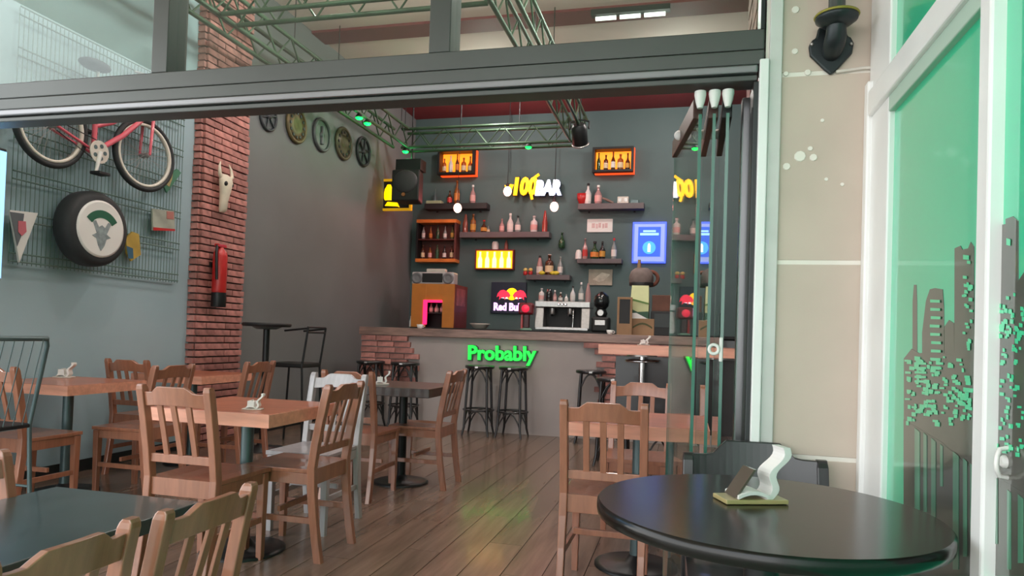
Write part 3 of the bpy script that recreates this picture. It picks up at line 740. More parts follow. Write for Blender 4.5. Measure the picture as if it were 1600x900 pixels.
# ------------------------------------------------------------------ generic bottles
def bprof(kind, r, h):
    if kind == 'slim':   return [(r * .92, 0), (r, .02 * h), (r, .52 * h), (r * .72, .62 * h), (r * .36, .74 * h), (r * .32, .93 * h), (r * .38, .93 * h), (r * .38, .985 * h), (r * .3, h)]
    if kind == 'square': return [(r * .95, 0), (r, .02 * h), (r, .60 * h), (r * .9, .67 * h), (r * .34, .76 * h), (r * .32, .90 * h), (r * .42, .90 * h), (r * .42, .99 * h), (r * .36, h)]
    if kind == 'round':  return [(r * .7, 0), (r * .95, .06 * h), (r, .25 * h), (r * .88, .48 * h), (r * .4, .64 * h), (r * .28, .74 * h), (r * .28, .92 * h), (r * .36, .92 * h), (r * .36, h * .99), (r * .3, h)]
    if kind == 'cone':   return [(r, 0), (r, .04 * h), (r * .95, .45 * h), (r * .6, .75 * h), (r * .36, .93 * h), (r * .3, h)]
    if kind == 'jar':    return [(r * .8, 0), (r, .06 * h), (r, .70 * h), (r * .8, .82 * h), (r * .7, .84 * h), (r * .72, h * .98), (r * .6, h)]
    return [(r * .9, 0), (r, .03 * h), (r, h * .97), (r * .9, h)]
def bottle(label, x, y, z, h, r, kind, glass, lab=None, cap=None, group=None, name='bottle', cat='bottle'):
    t = thing(name, label, cat, (x, y, z), 0, group)
    b = MB(); b.lathe(bprof(kind, r, h), 16); b.build('glass', glass, t)
    if lab is not None:
        z0, z1, rl = {'round': (.12, .40, 1.01), 'cone': (.12, .45, 1.015)}.get(kind, (.14, .46, 1.015))
        b = MB(); b.lathe([(r * rl, z0 * h), (r * rl, z1 * h)], 16, caps=False); b.build('label', lab, t)
    if cap is not None:
        b = MB(); b.lathe([(r * .40, .90 * h), (r * .40, 1.012 * h), (r * .3, 1.016 * h)], 12); b.build('cap', cap, t)
    return t
BG = {k: bottle_glass('bottle_' + k, c, .1, tr) for k, c, tr in (
    ('clear', (205, 214, 212), .55), ('brown', (96, 54, 30), .3), ('amber', (176, 104, 48), .4), ('green', (52, 92, 58), .35), ('dark', (34, 34, 34), .1),
    ('pink', (206, 160, 158), .3), ('red', (176, 66, 58), .2), ('white', (226, 222, 220), .05), ('olive', (104, 104, 62), .3), ('brickred', (142, 80, 68), .1))}
LB = {k: mat('label_' + k, c, .6) for k, c in (('white', (228, 222, 216)), ('cream', (222, 200, 160)), ('gold', (206, 150, 66)), ('red', (190, 60, 56)), ('pink', (222, 168, 164)), ('black', (32, 30, 30)), ('orange', (214, 132, 62)))}
YSH = YB - .11
def shelf_bottle(px, top, bot, wpx, kind, g, lab, cap, label, group, y=YSH):
    lo = at(px, bot, Y=y); hi = at(px, top, Y=y); s = (lo - Vector((0, 0, EYE))).length / 1090
    return bottle(label, lo.x, y, lo.z, hi.z - lo.z, wpx * s / 2, kind, BG[g], LB.get(lab), M_BLACK if cap == 'k' else (M_RED if cap == 'r' else (M_WHITE if cap == 'w' else None)), group)
SHELVES = {}
def shelf(px0, px1, ytop, ybot, m, label, depth=.21):
    yF = YB - depth
    a = at(px0, ytop, Y=yF); c = at(px1, ybot, Y=yF)
    t = thing('wall_shelf', label, 'shelf', ((a.x + c.x) / 2, YB - depth / 2, c.z))
    h = a.z - c.z
    b = MB(); b.box((0, 0, h / 2), (c.x - a.x, depth - .004, h)); b.build('board', m, t, .003)
    for s in (-.35, .35):
        b = MB(); b.box((s * (c.x - a.x), depth / 2 - .01, -.012), (.03, .02, .03)); b.build('bracket', M_BLACKMETAL, t)
    return a.z
def on_shelf(z, px): return at(px, 300, Y=YSH).x
def shelf_items(ztop, items, group):
    for px, hpx, wpx, kind, g, lab, cap, label in items:
        x = at(px, 300, Y=YSH).x; s = 11.0 / 1080
        bottle(label, x, YSH, ztop, hpx * s, wpx * s / 2, kind, BG[g], LB.get(lab), {'k': M_BLACK, 'r': M_RED, 'w': M_WHITE}.get(cap), group)

zA = shelf(663, 760, 318, 325.5, M_SHELFDARK, 'dark wall shelf at upper left of the back bar, under the left lit display box')
shelf_items(zA, [(703, 22, 8, 'slim', 'brown', 'red', None, 'small brown bottle with red label on the upper left dark shelf'),
                 (714, 38, 9, 'slim', 'amber', 'orange', None, 'tall amber bottle on the upper left dark shelf'),
                 (739, 30, 9, 'slim', 'pink', 'pink', 'w', 'pinkish bottle at the right end of the upper left dark shelf')], 'bottles on the upper left dark shelf')
x = at(680, 300, Y=YSH).x
t = thing('glass_tray', 'pale green glass tray with a small ornament on the upper left dark shelf', 'tray', (x, YSH, zA))
b = MB(); b.box((0, 0, .028), (.27, .12, .056)); b.build('tray', mat('pale_green_glass', (168, 186, 150), .2, coat=.4), t, .01)
b = MB(); b.lathe([(.05, .056), (.04, .10), (.015, .16), (.008, .24), (.002, .26)], 12); b.build('ornament', M_GREYMETAL, t)

zB = shelf(718, 858, 362.5, 370.5, M_SHELF, 'long grey wall shelf in the middle of the back bar, under the bar name sign')
shelf_items(zB, [(729, 30, 9, 'cone', 'brickred', None, None, 'brick-red conical bottle at the left end of the middle shelf'),
                 (741, 30, 9, 'square', 'amber', 'gold', 'k', 'amber bottle with dark cap on the middle shelf'),
                 (758, 20, 10, 'round', 'brown', 'gold', 'r', 'squat bottle with gold label and red cap on the middle shelf'),
                 (765, 11, 5, 'slim', 'clear', 'cream', None, 'miniature clear bottle on the middle shelf'),
                 (786, 22, 8, 'slim', 'pink', 'pink', None, 'small pink bottle on the middle shelf, right of the miniature'),
                 (799, 30, 10, 'slim', 'white', 'white', 'w', 'white bottle on the middle shelf with tall neck'),
                 (811, 26, 9, 'slim', 'clear', 'white', 'k', 'clear bottle with dark cap on the middle shelf'),
                 (836, 26, 11, 'square', 'white', 'pink', 'r', 'broad white bottle with pink label on the middle shelf'),
                 (853, 34, 9, 'cone', 'red', None, None, 'bright red conical bottle at the right end of the middle shelf')], 'bottles on the middle shelf')

zC = shelf(822, 890, 429, 437.5, M_SHELF, 'grey wall shelf with lemons and three bottles, low in the middle of the back bar')
shelf_items(zC, [(847, 30, 10, 'cone', 'pink', 'white', 'k', 'pale pink bottle on the lemon shelf'),
                 (862, 32, 13, 'square', 'brown', 'cream', 'w', 'broad dark bottle with cream label on the lemon shelf'),
                 (879, 29, 8, 'slim', 'clear', 'white', None, 'clear bottle with white label on the lemon shelf')], 'bottles on the lemon shelf')
M_LEMON = mat('lemon_skin', (222, 206, 66), .45, var=.1, bump=.3)
for px, lab in ((852, 'yellow lemon between the pink and the broad bottle'), (869, 'yellow lemon left of the clear bottle'), (874, 'yellow lemon touching the clear bottle')):
    x = at(px, 300, Y=YSH).x
    o = MB().lathe([(.004, -.052), (.012, -.045), (.030, -.02), (.033, 0), (.030, .02), (.012, .045), (.004, .052)], 14, Matrix.Translation((0, 0, .033)) @ Matrix.Rotation(PI / 2, 4, 'Y')).build('lemon', M_LEMON)
    o.location = (x, YSH - .06, zC); tag(o, lab, 'lemon', 'lemons on the shelf')
for px, lab in ((825, 'small round pot with yellow lid at the left end of the lemon shelf'), (833, 'second small round pot with yellow lid on the lemon shelf')):
    x = at(px, 300, Y=YSH).x
    t = thing('pot', lab, 'pot', (x, YSH, zC), 0, 'yellow-lidded pots')
    b = MB(); b.lathe([(.026, 0), (.034, .02), (.034, .05), (.028, .058)], 14); b.build('body', M_RED, t)
    b = MB(); b.sphere((0, 0, .085), (.036, .036, .030), 14, 8); b.build('lid', mat('pale_yellow_lid', (224, 204, 120), .4), t)

zD = shelf(903, 1006, 318, 325.5, M_SHELF, 'grey wall shelf at upper right of the back bar, under the right lit display box')
shelf_items(zD, [(919, 32, 10, 'slim', 'white', 'white', 'k', 'white bottle on the upper right shelf beside a red bowl'),
                 (935, 29, 11, 'slim', 'pink', 'pink', 'w', 'pink bottle on the upper right shelf')], 'bottles on the upper right shelf')
def xs_(px): return at(px, 300, Y=YSH).x
o = MB().lathe([(.03, 0), (.05, .01), (.08, .09), (.085, .17), (.078, .17), (.05, .03)], 18).build('red_vase', M_RED); o.location = (xs_(910), YSH + .01, zD); tag(o, 'dark red vase at the left end of the upper right shelf', 'vase')
o = MB().tube([(-.08, 0, .10), (0, 0, .06), (.09, 0, .02)], [.012, .022, .016], 8).build('wooden_pipe', M_BARTOP); o.location = (xs_(950), YSH - .02, zD); tag(o, 'brown and red carved pipe leaning on the upper right shelf', 'ornament')
t = thing('radio', 'small white radio on the upper right shelf', 'radio', (xs_(974), YSH, zD))
b = MB(); b.box((0, 0, .055), (.17, .09, .11)); b.build('case', M_OFFWHITE, t, .008)
for s in (-.045, .045):
    b = MB(); b.lathe([(.032, -.003), (.030, .004)], 14, Matrix.Translation((s, -.047, .055)) @ Matrix.Rotation(PI / 2, 4, 'X')); b.build('dial', M_STEEL, t)
o = MB().box((0, 0, .03), (.13, .08, .06)).build('tin_box', M_GREYMETAL, None, .006); o.location = (xs_(992), YSH, zD); tag(o, 'small grey tin at the right end of the upper right shelf', 'tin')

zE = shelf(902, 971, 404, 411.5, M_SHELF, 'grey wall shelf below the white number plate, right of the back bar')
shelf_items(zE, [(917, 32, 8, 'slim', 'pink', 'red', None, 'slim pinkish bottle on the shelf below the number plate'),
                 (917 + 15, 27, 13, 'round', 'green', 'orange', 'k', 'round green bottle with orange label below the number plate'),
                 (944, 27, 9, 'slim', 'dark', 'gold', 'k', 'dark bottle with gold label below the number plate'),
                 (962, 32, 8, 'slim', 'clear', 'white', 'r', 'clear bottle with white label and red cap at the shelf end below the number plate')], 'bottles on the shelf below the number plate')
o = MB().lathe([(.05, 0), (.052, .02), (.048, .10), (.034, .14), (.012, .15)], 16).build('white_bell', M_WHITE); o.location = (xs_(907), YSH, zE); tag(o, 'white bell-shaped cup at the left end of the shelf below the number plate', 'cup')

# hanging green bottle
q = at(878, 376, Y=YB - .06)
t = bottle('green glass figure bottle hung on the back wall', q.x, YB - .06, at(878, 388, Y=YB - .06).z, .25, .055, 'round', BG['green'], None, None, None, 'wall_bottle')
b = MB(); b.box((0, .03, .12), (.012, .05, .012)); b.build('hook', M_BLACKMETAL, t)

# ------------------------------------------------------------------ lit display boxes with bottles
M_LEDORANGE = emis('orange_led_panel', (255, 130, 30), 2.0); M_LEDTRIM = emis('orange_led_strip', (255, 84, 30), 1.1)
def display_box(px0, px1, y0, y1, label, labs):
    dep = .20; yF = YB - dep
    a = at(px0, y0, Y=yF); c = at(px1, y1, Y=yF); w = c.x - a.x; h = a.z - c.z
    t = thing('display_box', label, 'display case', ((a.x + c.x) / 2, YB, c.z))
    th = .035
    for nm, lo, hi in (('top_board', (-w / 2, -dep, h - th), (w / 2, -.004, h)), ('bottom_board', (-w / 2, -dep, 0), (w / 2, -.004, th)),
                       ('side_board', (-w / 2, -dep, th), (-w / 2 + th, -.004, h - th)), ('side_board', (w / 2 - th, -dep, th), (w / 2, -.004, h - th))):
        b = MB(); b.box2(lo, hi); b.build(nm, M_BLACK, t, .002)
    b = MB(); b.box2((-w / 2 + th, -.02, th), (w / 2 - th, -.006, h - th)); b.build('lit_back', M_LEDORANGE, t)
    b = MB(); b.box2((w / 2 + .001, -.10, -.012), (w / 2 + .012, -.02, h)); b.box2((-w / 2 + .03, -.10, -.014), (w / 2 + .012, -.02, -.002)); b.build('led_strip', M_LEDTRIM, t)
    n = len(labs)
    for i, (kind, g, lab, hh, ww, txt) in enumerate(labs):
        x = (a.x + c.x) / 2 - w / 2 + th + (w - 2 * th) * (i + .5) / n
        bottle(txt, x, YB - .11, c.z + th, (h - 2 * th) * hh, ww, kind, BG[g], LB.get(lab), None, 'bottles in the lit display boxes')
display_box(684, 740, 234, 271, 'black wall box with orange light and bottles inside, left one', [
    ('square', 'amber', 'cream', .72, .034, 'first bottle from the left in the left lit box, short'), ('slim', 'white', 'white', .86, .036, 'second bottle in the left lit box, with white label'),
    ('slim', 'brown', 'orange', .92, .030, 'third bottle in the left lit box, tall brown'), ('square', 'amber', 'cream', .74, .042, 'fourth bottle in the left lit box, broad with cream label'), ('round', 'amber', 'cream', .80, .040, 'fifth bottle in the left lit box, at its right side')])
display_box(926, 989, 230, 267, 'black wall box with orange light and bottles inside, right one', [
    ('slim', 'green', None, .90, .030, 'first bottle from the left in the right lit box, green'), ('square', 'brown', 'cream', .78, .036, 'second bottle in the right lit box, with cream label'),
    ('slim', 'brown', 'white', .92, .034, 'third bottle in the right lit box, tall with white label'), ('square', 'amber', 'cream', .80, .048, 'fourth bottle in the right lit box, broad amber'), ('round', 'brown', 'gold', .84, .040, 'fifth bottle in the right lit box, at its right side')])

# ------------------------------------------------------------------ the bar's name sign: 100 BAR
M_NEONY = emis('yellow_sign_light', (255, 186, 0), 1.9); M_NEONW = emis('white_sign_light', (235, 240, 255), 3.2)
M_EDGEBLUE = mat('dark_blue_sign_edge', (16, 24, 56), .5); M_EDGEBROWN = mat('dark_brown_sign_edge', (48, 30, 10), .5)
yS = YB - .10
q = at(835, 293, Y=yS)
t = thing('bar_sign', 'lit sign reading 100 in yellow and BAR in white on the back wall', 'sign', (q.x, yS, q.z))
SH = Matrix.Identity(4); SH[0][2] = .10
def sgn(px, py): p = at(px, py, Y=yS); return Vector((p.x - q.x, 0, p.z - q.z))
for nm, s, c, size, m, mb, sx in (('digits', '100', sgn(820, 293), .36, M_NEONY, M_EDGEBROWN, .76), ('letters', 'BAR', sgn(857, 295), .30, M_NEONW, M_EDGEBLUE, .72)):
    M2 = Matrix.Translation(c) @ SH @ FACE_FRONT
    text(nm, s, size, m, t, Matrix.Translation((0, -.03, 0)) @ M2, .012, .020, sx)
    text(nm.rstrip('s') + '_backing', s, size, mb, t, M2, .016, .034, sx)
b = MB()
for u0, v0, u1, v1 in ((sgn(836, 278), 0, sgn(843, 273), 0), (sgn(830, 303), 0, sgn(832, 312), 0)):
    b.tube([u0 + Vector((0, -.03, 0)), u1 + Vector((0, -.03, 0))], .022, 8)
b.build('digit_stroke', M_NEONY, t)
c = sgn(795, 296)
b = MB(); b.prism([(c.x - .06, c.z + .07), (c.x - .02, c.z + .03), (c.x + .03, c.z + .075), (c.x + .085, c.z + .07), (c.x + .05, c.z - .02), (c.x, c.z - .06), (c.x - .05, c.z)], -.04, -.015); b.build('star', M_NEONY, t)
for px in (796, 868):
    c = sgn(px, 270)
    b = MB(); b.cyl((c.x, 0, c.z), (c.x, 0, ZC - q.z), .004, n=6); b.build('hanging_wire', M_BLACKMETAL, t)

# yellow lit bottle sign
M_YLIT = emis('yellow_lightbox', (255, 170, 10), 1.5); M_YW = emis('pale_lightbox_bottle', (255, 240, 150), 2.2); M_REDFRAME = mat('red_frame', (120, 22, 10), .4)
def wall_panel(px0, px1, y0, y1, dep=.07, yb_=YB):
    yF = yb_ - dep; a = at(px0, y0, Y=yF); c = at(px1, y1, Y=yF)
    return (a.x + c.x) / 2, c.z, c.x - a.x, a.z - c.z, dep
def frame(t, w, h, dep, fw, m, name='frame'):
    for lo, hi in (((-w / 2, -dep, 0), (w / 2, -.004, fw)), ((-w / 2, -dep, h - fw), (w / 2, -.004, h)), ((-w / 2, -dep, fw), (-w / 2 + fw, -.004, h - fw)), ((w / 2 - fw, -dep, fw), (w / 2, -.004, h - fw))):
        b = MB(); b.box2(lo, hi); b.build(name, m, t, .003)
x, z, w, h, dep = wall_panel(742.5, 802, 389.5, 421.5, .10)
t = thing('lightbox', 'yellow lightbox showing five bottles on the back wall', 'sign', (x, YB, z))
frame(t, w, h, dep, .022, M_REDFRAME)
b = MB(); b.box2((-w / 2 + .02, -dep + .012, .02), (w / 2 - .02, -.006, h - .02)); b.build('lit_panel', M_YLIT, t)
for i in range(5):
    b = MB(); b.prism([(u * .8 + (-w / 2 + w * (i + .62) / 5.4 + .012), v * h) for u, v in ((-.042, .10), (.042, .10), (.042, .50), (.018, .66), (.018, .88), (-.018, .88), (-.018, .66), (-.042, .50))], -dep + .004, -dep + .014); b.build('bottle_picture', M_YW, t)
zl = z + h
o = MB().lathe([(.05, 0), (.055, .02), (.055, .10), (.04, .13)], 14).build('white_mug', M_WHITE); o.location = (at(774, 380, Y=YB - .06).x, YB - .055, zl); tag(o, 'white mug standing on the yellow lightbox', 'mug')
bottle('small brick-red bottle standing on the yellow lightbox', at(791, 380, Y=YB - .06).x, YB - .055, zl, .16, .032, 'cone', BG['brickred'], None, None)

# number plate, map picture
x, z, w, h, dep = wall_panel(917.5, 957, 342, 363, .02)
t = thing('number_plate', 'white number plate with faint pink marks on the back wall', 'plate', (x, YB, z))
b = MB(); b.box2((-w / 2, -dep, 0), (w / 2, -.003, h)); b.build('plate', M_WHITE, t, .012)
b = MB()
for u, ww, v in ((-.10, .05, .5), (-.045, .03, .46), (.0, .04, .52), (.055, .03, .47), (.10, .045, .5)): b.box((u, -dep - .001, h * v), (ww, .002, h * .34))
b.build('faint_marks', mat('faint_pink_print', (216, 184, 182), .6, var=.12, vscale=30), t)
x, z, w, h, dep = wall_panel(920, 956.5, 420.5, 446, .03)
t = thing('picture', 'small beige picture with pale brush strokes on the back wall below the bell shelf', 'picture', (x, YB, z))
b = MB(); b.box2((-w / 2, -dep, 0), (w / 2, -.003, h)); b.build('canvas', mat('beige_canvas', (172, 162, 146), .7, var=.15, vscale=9), t, .004)
b = MB(); b.prism([(-.12, .09), (.02, .20), (.15, .17), (.05, .07), (-.02, .05)], -dep - .002, -dep); b.build('brush_mark', mat('pale_brush_mark', (204, 196, 180), .7, var=.2, vscale=14), t)

# blue lit poster
M_BLUEGLOW = emis('blue_led_frame', (70, 96, 255), 1.3); M_POSTER = emis('blue_lit_poster', (40, 90, 220), .8)
x, z, w, h, dep = wall_panel(989, 1040, 347, 411, .05)
t = thing('lit_poster', 'blue glowing framed poster on the right of the back wall', 'sign', (x, YB, z))
frame(t, w, h, dep, .026, M_BLUEGLOW, 'led_frame')
b = MB(); b.box2((-w / 2 + .026, -dep + .012, .026), (w / 2 - .026, -.006, h - .026)); b.build('mount', emis('pale_lit_mount', (150, 170, 230), .55), t)
b = MB(); b.box2((-w / 2 + .085, -dep + .004, .10), (w / 2 - .085, -dep + .014, h - .075)); b.build('poster', M_POSTER, t)
M_POSTW = emis('pale_blue_print', (160, 220, 255), .9)
for v, ww, hh in ((h - .155, .19, .028), (h - .205, .28, .036)):
    b = MB(); b.box2((-ww / 2, -dep + .001, v), (ww / 2, -dep + .006, v + hh)); b.build('print_line', M_POSTW, t)
b = MB(); b.lathe([(.10, -.002), (.098, .002)], 24, Matrix.Translation((0, -dep + .003, .235)) @ Matrix.Rotation(PI / 2, 4, 'X')); b.build('print_disc', emis('mid_blue_print', (70, 170, 240), .9), t)
b = MB(); b.prism([(-.022, .17), (.022, .17), (.022, .27), (.009, .30), (-.009, .30), (-.022, .27)], -dep - .001, -dep + .002); b.build('print_bottle', emis('white_print', (225, 240, 255), 1.0), t)

# energy drink lit sign: two red bulls before a yellow disc
M_NAVY = mat('navy_sign_panel', (16, 16, 48), .4); M_SUN = emis('sun_yellow_light', (255, 196, 0), 1.6); M_BULL = emis('bull_red_light', (236, 40, 70), 1.2); M_VIOLET = emis('violet_white_letters', (236, 190, 250), 1.5); M_WHITEL = emis('white_glow_light', (255, 240, 255), 2.0)
x, z, w, h, dep = wall_panel(768, 821, 440.5, 490.5, .05)
t = thing('lit_logo_sign', 'dark blue lit sign with two red bulls, a yellow sun and the words Red Bull', 'sign', (x, YB, z))
b = MB(); b.box2((-w / 2, -dep, 0), (w / 2, -.004, h)); b.build('panel', M_NAVY, t, .004)
b = MB(); b.lathe([(.098, -.004), (.096, .004)], 28, Matrix.Translation((.055, -dep - .004, h * .62)) @ Matrix.Rotation(PI / 2, 4, 'X')); b.build('sun', M_SUN, t)
bull = [(.015, -.005), (.045, .035), (.075, .05), (.12, .065), (.165, .055), (.20, .02), (.215, -.03), (.19, -.01), (.175, -.025), (.18, -.06), (.155, -.035), (.11, -.03), (.095, -.06), (.085, -.03), (.055, -.02), (.04, -.05), (.03, -.02)]
for s in (-1, 1):
    b = MB(); b.prism([(.055 + s * u * 1.15, h * .585 + v * 1.3) for u, v in bull], -dep - .012, -dep - .007); b.build('bull', M_BULL, t)
b = MB(); b.prism([(-.14, h * .50), (.0, h * .56), (.11, h * .56), (.24, h * .50), (.14, h * .47), (-.04, h * .47)], -dep - .0065, -dep - .001); b.build('white_glow', M_WHITEL, t)
text('words', 'Red Bull', .165, M_VIOLET, t, Matrix.Translation((-.01, -dep - .004, h * .20)) @ FACE_FRONT, .004, .008, .84)

# yellow framed sign that stands out from the left wall, and the loudspeaker before it
ysg = 9.62
M_YFRAME = emis('yellow_frame_light', (230, 170, 20), .45); M_YGLOW = emis('yellow_figure_light', (255, 200, 0), 1.6)
a = at(588, 280, Y=ysg); c = at(642, 328.5, Y=ysg); w = c.x - a.x; h = a.z - c.z
t = thing('framed_sign', 'yellow framed sign with glowing yellow figure, half behind the loudspeaker', 'sign', ((a.x + c.x) / 2, ysg + .06, c.z))
frame(t, w, h, .06, .035, M_YFRAME)
b = MB(); b.box2((-w / 2 + .03, -.04, .03), (w / 2 - .03, -.005, h - .03)); b.build('panel', M_BLACK, t)
b = MB(); b.lathe([(.06, 0), (.075, .03), (.078, .10), (.066, .17), (.04, .21), (.03, .235), (.01, .24)], 16, Matrix.Translation((-.085, -.045, .16)) @ Matrix.Diagonal((1, .2, 1, 1))); b.build('figure', M_YGLOW, t)
b = MB(); b.prism([(-.14, .075), (.06, .065), (.10, .05), (.06, .12), (-.10, .135)], -.05, -.04); b.build('figure_base', M_YGLOW, t)
b = MB(); b.box2((-w / 2 - .06, -.03, h * .45), (-w / 2, -.01, h * .55)); b.build('bracket', M_BLACKMETAL, t)
yk = 9.12
a = at(613, 246, Y=yk); c = at(654, 313, Y=yk); w = c.x - a.x; h = a.z - c.z
t = thing('loudspeaker', 'black loudspeaker hung in the back left corner before the yellow sign', 'speaker', ((a.x + c.x) / 2, yk + .16, c.z))
b = MB(); b.prism([(-w / 2, -.16), (w / 2, -.16), (w * .34, .16), (-w * .34, .16)], 0, h * .72, 'xy'); b.build('cabinet', M_BLACK, t, .02)
b = MB(); b.box2((-w / 2 + .01, -.06, h * .74), (w / 2 - .03, .16, h)); b.build('bracket_plate', M_BLACKMETAL, t, .004)
b = MB(); b.cyl((0, .05, h * .9), (0, .05, ZC - c.z), .012, n=8); b.build('hanging_rod', M_BLACKMETAL, t)
M_GRILLE = mat('speaker_grille', (58, 58, 60), .6, .2, var=.1)
b = MB(); b.sphere((0, -.15, h * .44), (w * .46, .05, h * .27), 18, 10); b.build('grille', M_GRILLE, t)
b = MB(); b.lathe([(.03, 0), (.028, .01)], 14, Matrix.Translation((-.02, -.165, h * .14)) @ Matrix.Rotation(PI / 2, 4, 'X')); b.build('badge', mat('dull_orange_badge', (150, 96, 50), .5), t)

# wooden wall cabinet with two rows of bottles
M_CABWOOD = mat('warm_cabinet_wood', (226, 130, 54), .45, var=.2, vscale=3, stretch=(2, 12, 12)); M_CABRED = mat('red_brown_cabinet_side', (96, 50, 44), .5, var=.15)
depc = .22; yF = YB - depc
a = at(651, 343, Y=yF); c = at(711, 409.5, Y=yF); w = c.x - a.x; h = a.z - c.z
xc = (a.x + c.x) / 2
t = thing('wall_cabinet', 'open wooden wall cabinet with two rows of small bottles at left of the back bar', 'cabinet', (xc, YB, c.z))
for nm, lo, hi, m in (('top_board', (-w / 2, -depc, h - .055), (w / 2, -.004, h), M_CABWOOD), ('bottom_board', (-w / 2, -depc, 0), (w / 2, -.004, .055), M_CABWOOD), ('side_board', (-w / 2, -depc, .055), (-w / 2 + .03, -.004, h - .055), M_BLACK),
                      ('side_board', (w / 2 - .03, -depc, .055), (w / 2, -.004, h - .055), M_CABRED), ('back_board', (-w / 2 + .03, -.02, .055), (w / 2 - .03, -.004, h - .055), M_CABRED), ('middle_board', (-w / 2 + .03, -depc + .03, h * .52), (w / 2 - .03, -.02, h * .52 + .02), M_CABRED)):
    b = MB(); b.box2(lo, hi); b.build(nm, m, t, .002)
rows = [('clear', 'white', 'brown', 'cream'), ('amber', 'orange', 'amber', 'pink'), ('green', None, 'green', None), ('clear', 'white', 'dark', 'white'), ('olive', 'gold', 'brown', 'cream')]
nth = ('first', 'second', 'third', 'fourth', 'fifth')
for i, (g1, l1, g2, l2) in enumerate(rows):
    bxx = xc - w / 2 + .03 + (w - .06) * (i + .5) / 5
    bottle('%s bottle from the left in the upper row of the wooden cabinet' % nth[i], bxx, YB - .13, c.z + h * .52 + .02, .225 + .01 * (i % 2), .030, 'round' if i % 2 else 'slim', BG[g1], LB.get(l1), M_BLACK, 'bottles in the wooden cabinet')
    bottle('%s bottle from the left in the lower row of the wooden cabinet' % nth[i], bxx, YB - .13, c.z + .055, .22 + .012 * ((i + 1) % 2), .031, 'slim' if i % 2 else 'square', BG[g2], LB.get(l2), M_BLACK, 'bottles in the wooden cabinet')

# ------------------------------------------------------------------ back counter and what stands on it
YC = 9.55; zk = at(850, 517, Y=YC + .2).z
xk0 = at(640, 520, Y=YC).x
t = thing('back_counter', 'dark low counter along the back wall behind the bar', 'counter', ((xk0 + .9) / 2, YC, 0))
wk = .9 - xk0
b = MB(); b.box((0, .60, zk - .02), (wk, 1.2, .04)); b.build('worktop', M_BLACK, t, .004)
for i in range(5):
    b = MB(); b.box((-wk / 2 + wk * (i + .5) / 5, .06, (zk - .05) / 2 + .04), (wk / 5 - .01, .04, zk - .14)); b.build('door', M_BLACKWOOD, t, .003)
b = MB(); b.box((0, .62, (zk - .04) / 2), (wk - .04, 1.06, zk - .05)); b.build('carcass', M_BLACK, t)

# drinks cooler with red light arch, and the music player on it
yq = 9.62
a = at(644, 443, Y=yq); c = at(708, 512, Y=yq); w = c.x - a.x; h = a.z - zk
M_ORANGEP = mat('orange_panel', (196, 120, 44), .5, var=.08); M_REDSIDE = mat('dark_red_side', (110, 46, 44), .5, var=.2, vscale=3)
M_PINKLED = emis('pink_led', (255, 30, 90), 2.2)
t = thing('drinks_cooler', 'orange drinks cooler with a pink lit arch at left behind the bar', 'cooler', ((a.x + c.x) / 2, yq, zk))
dq = .62
x0, x1 = -w * .16, w * .23; hz = h * .58
for lo, hi in (((-w / 2, 0, 0), (x0, .03, h)), ((x1, 0, 0), (w / 2, .03, h)), ((x0, 0, hz), (x1, .03, h))):
    b = MB(); b.box2(lo, hi); b.build('front_panel', M_ORANGEP, t, .003)
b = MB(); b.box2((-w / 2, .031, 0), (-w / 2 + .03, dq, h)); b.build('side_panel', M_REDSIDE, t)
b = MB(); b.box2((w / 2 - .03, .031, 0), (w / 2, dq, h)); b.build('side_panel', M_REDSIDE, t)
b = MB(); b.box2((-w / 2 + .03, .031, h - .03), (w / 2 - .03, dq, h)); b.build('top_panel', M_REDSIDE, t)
b = MB(); b.box2((-w / 2 + .03, .30, 0), (w / 2 - .03, .33, h - .03)); b.build('inner_back', M_BLACK, t)
b = MB(); b.box2((x0 - .035, -.02, .04), (x0 + .03, -.001, hz + .03)); b.build('led_strip', M_PINKLED, t, .006)
b = MB(); b.box2((x0 + .03, -.02, hz - .005), (x1, -.001, hz + .03)); b.build('led_strip', M_PINKLED, t, .006)
b = MB(); b.box2((x0, .06, hz * .55), (x1, .28, hz * .55 + .02)); b.build('shelf', M_BLACK, t)
b = MB(); b.box2((w / 2 + .001, .10, h * .52), (w / 2 + .006, .5, h * .92)); b.build('picture', mat('faded_pink_picture', (150, 84, 88), .5, var=.35, vscale=7), t)
for i in range(3):
    xx = (a.x + c.x) / 2 + x0 + (x1 - x0) * (i + .5) / 3
    bottle('%s small bottle from the left on the shelf inside the orange cooler' % nth[i], xx, yq + .12, zk + hz * .55 + .02, hz * .36, .032, 'slim', BG['pink'], LB['pink'], M_RED, 'bottles in the orange cooler')
zt_c = zk + h
a2 = at(643, 417, Y=yq + .1); c2 = at(708, 442, Y=yq + .1); w2 = c2.x - a2.x; h2 = .26
t = thing('music_player', 'silver music player with round speakers on top of the orange cooler', 'stereo', ((a2.x + c2.x) / 2, yq + .12, zt_c))
b = MB(); b.box2((-w2 / 2, 0, 0), (w2 / 2, .20, h2 * .72)); b.build('case', mat('silver_plastic', (196, 194, 196), .35, .1), t, .02)
b = MB(); b.box2((-w2 * .24, -.012, h2 * .12), (w2 * .24, .0, h2 * .64)); b.build('front_plate', M_BLACK, t, .004)
b = MB(); b.box2((-w2 * .17, .03, h2 * .72), (w2 * .28, .12, h2 * .92)); b.build('handle', M_OFFWHITE, t, .01)
for s in (-1, 1):
    b = MB(); b.lathe([(.085, -.002), (.085, .012), (.06, .016), (.05, .004), (.02, .010)], 20, Matrix.Translation((s * w2 * .37, 0, h2 * .36)) @ Matrix.Rotation(PI / 2, 4, 'X')); b.build('speaker', mat('grey_speaker_cone', (120, 120, 124), .5), t)

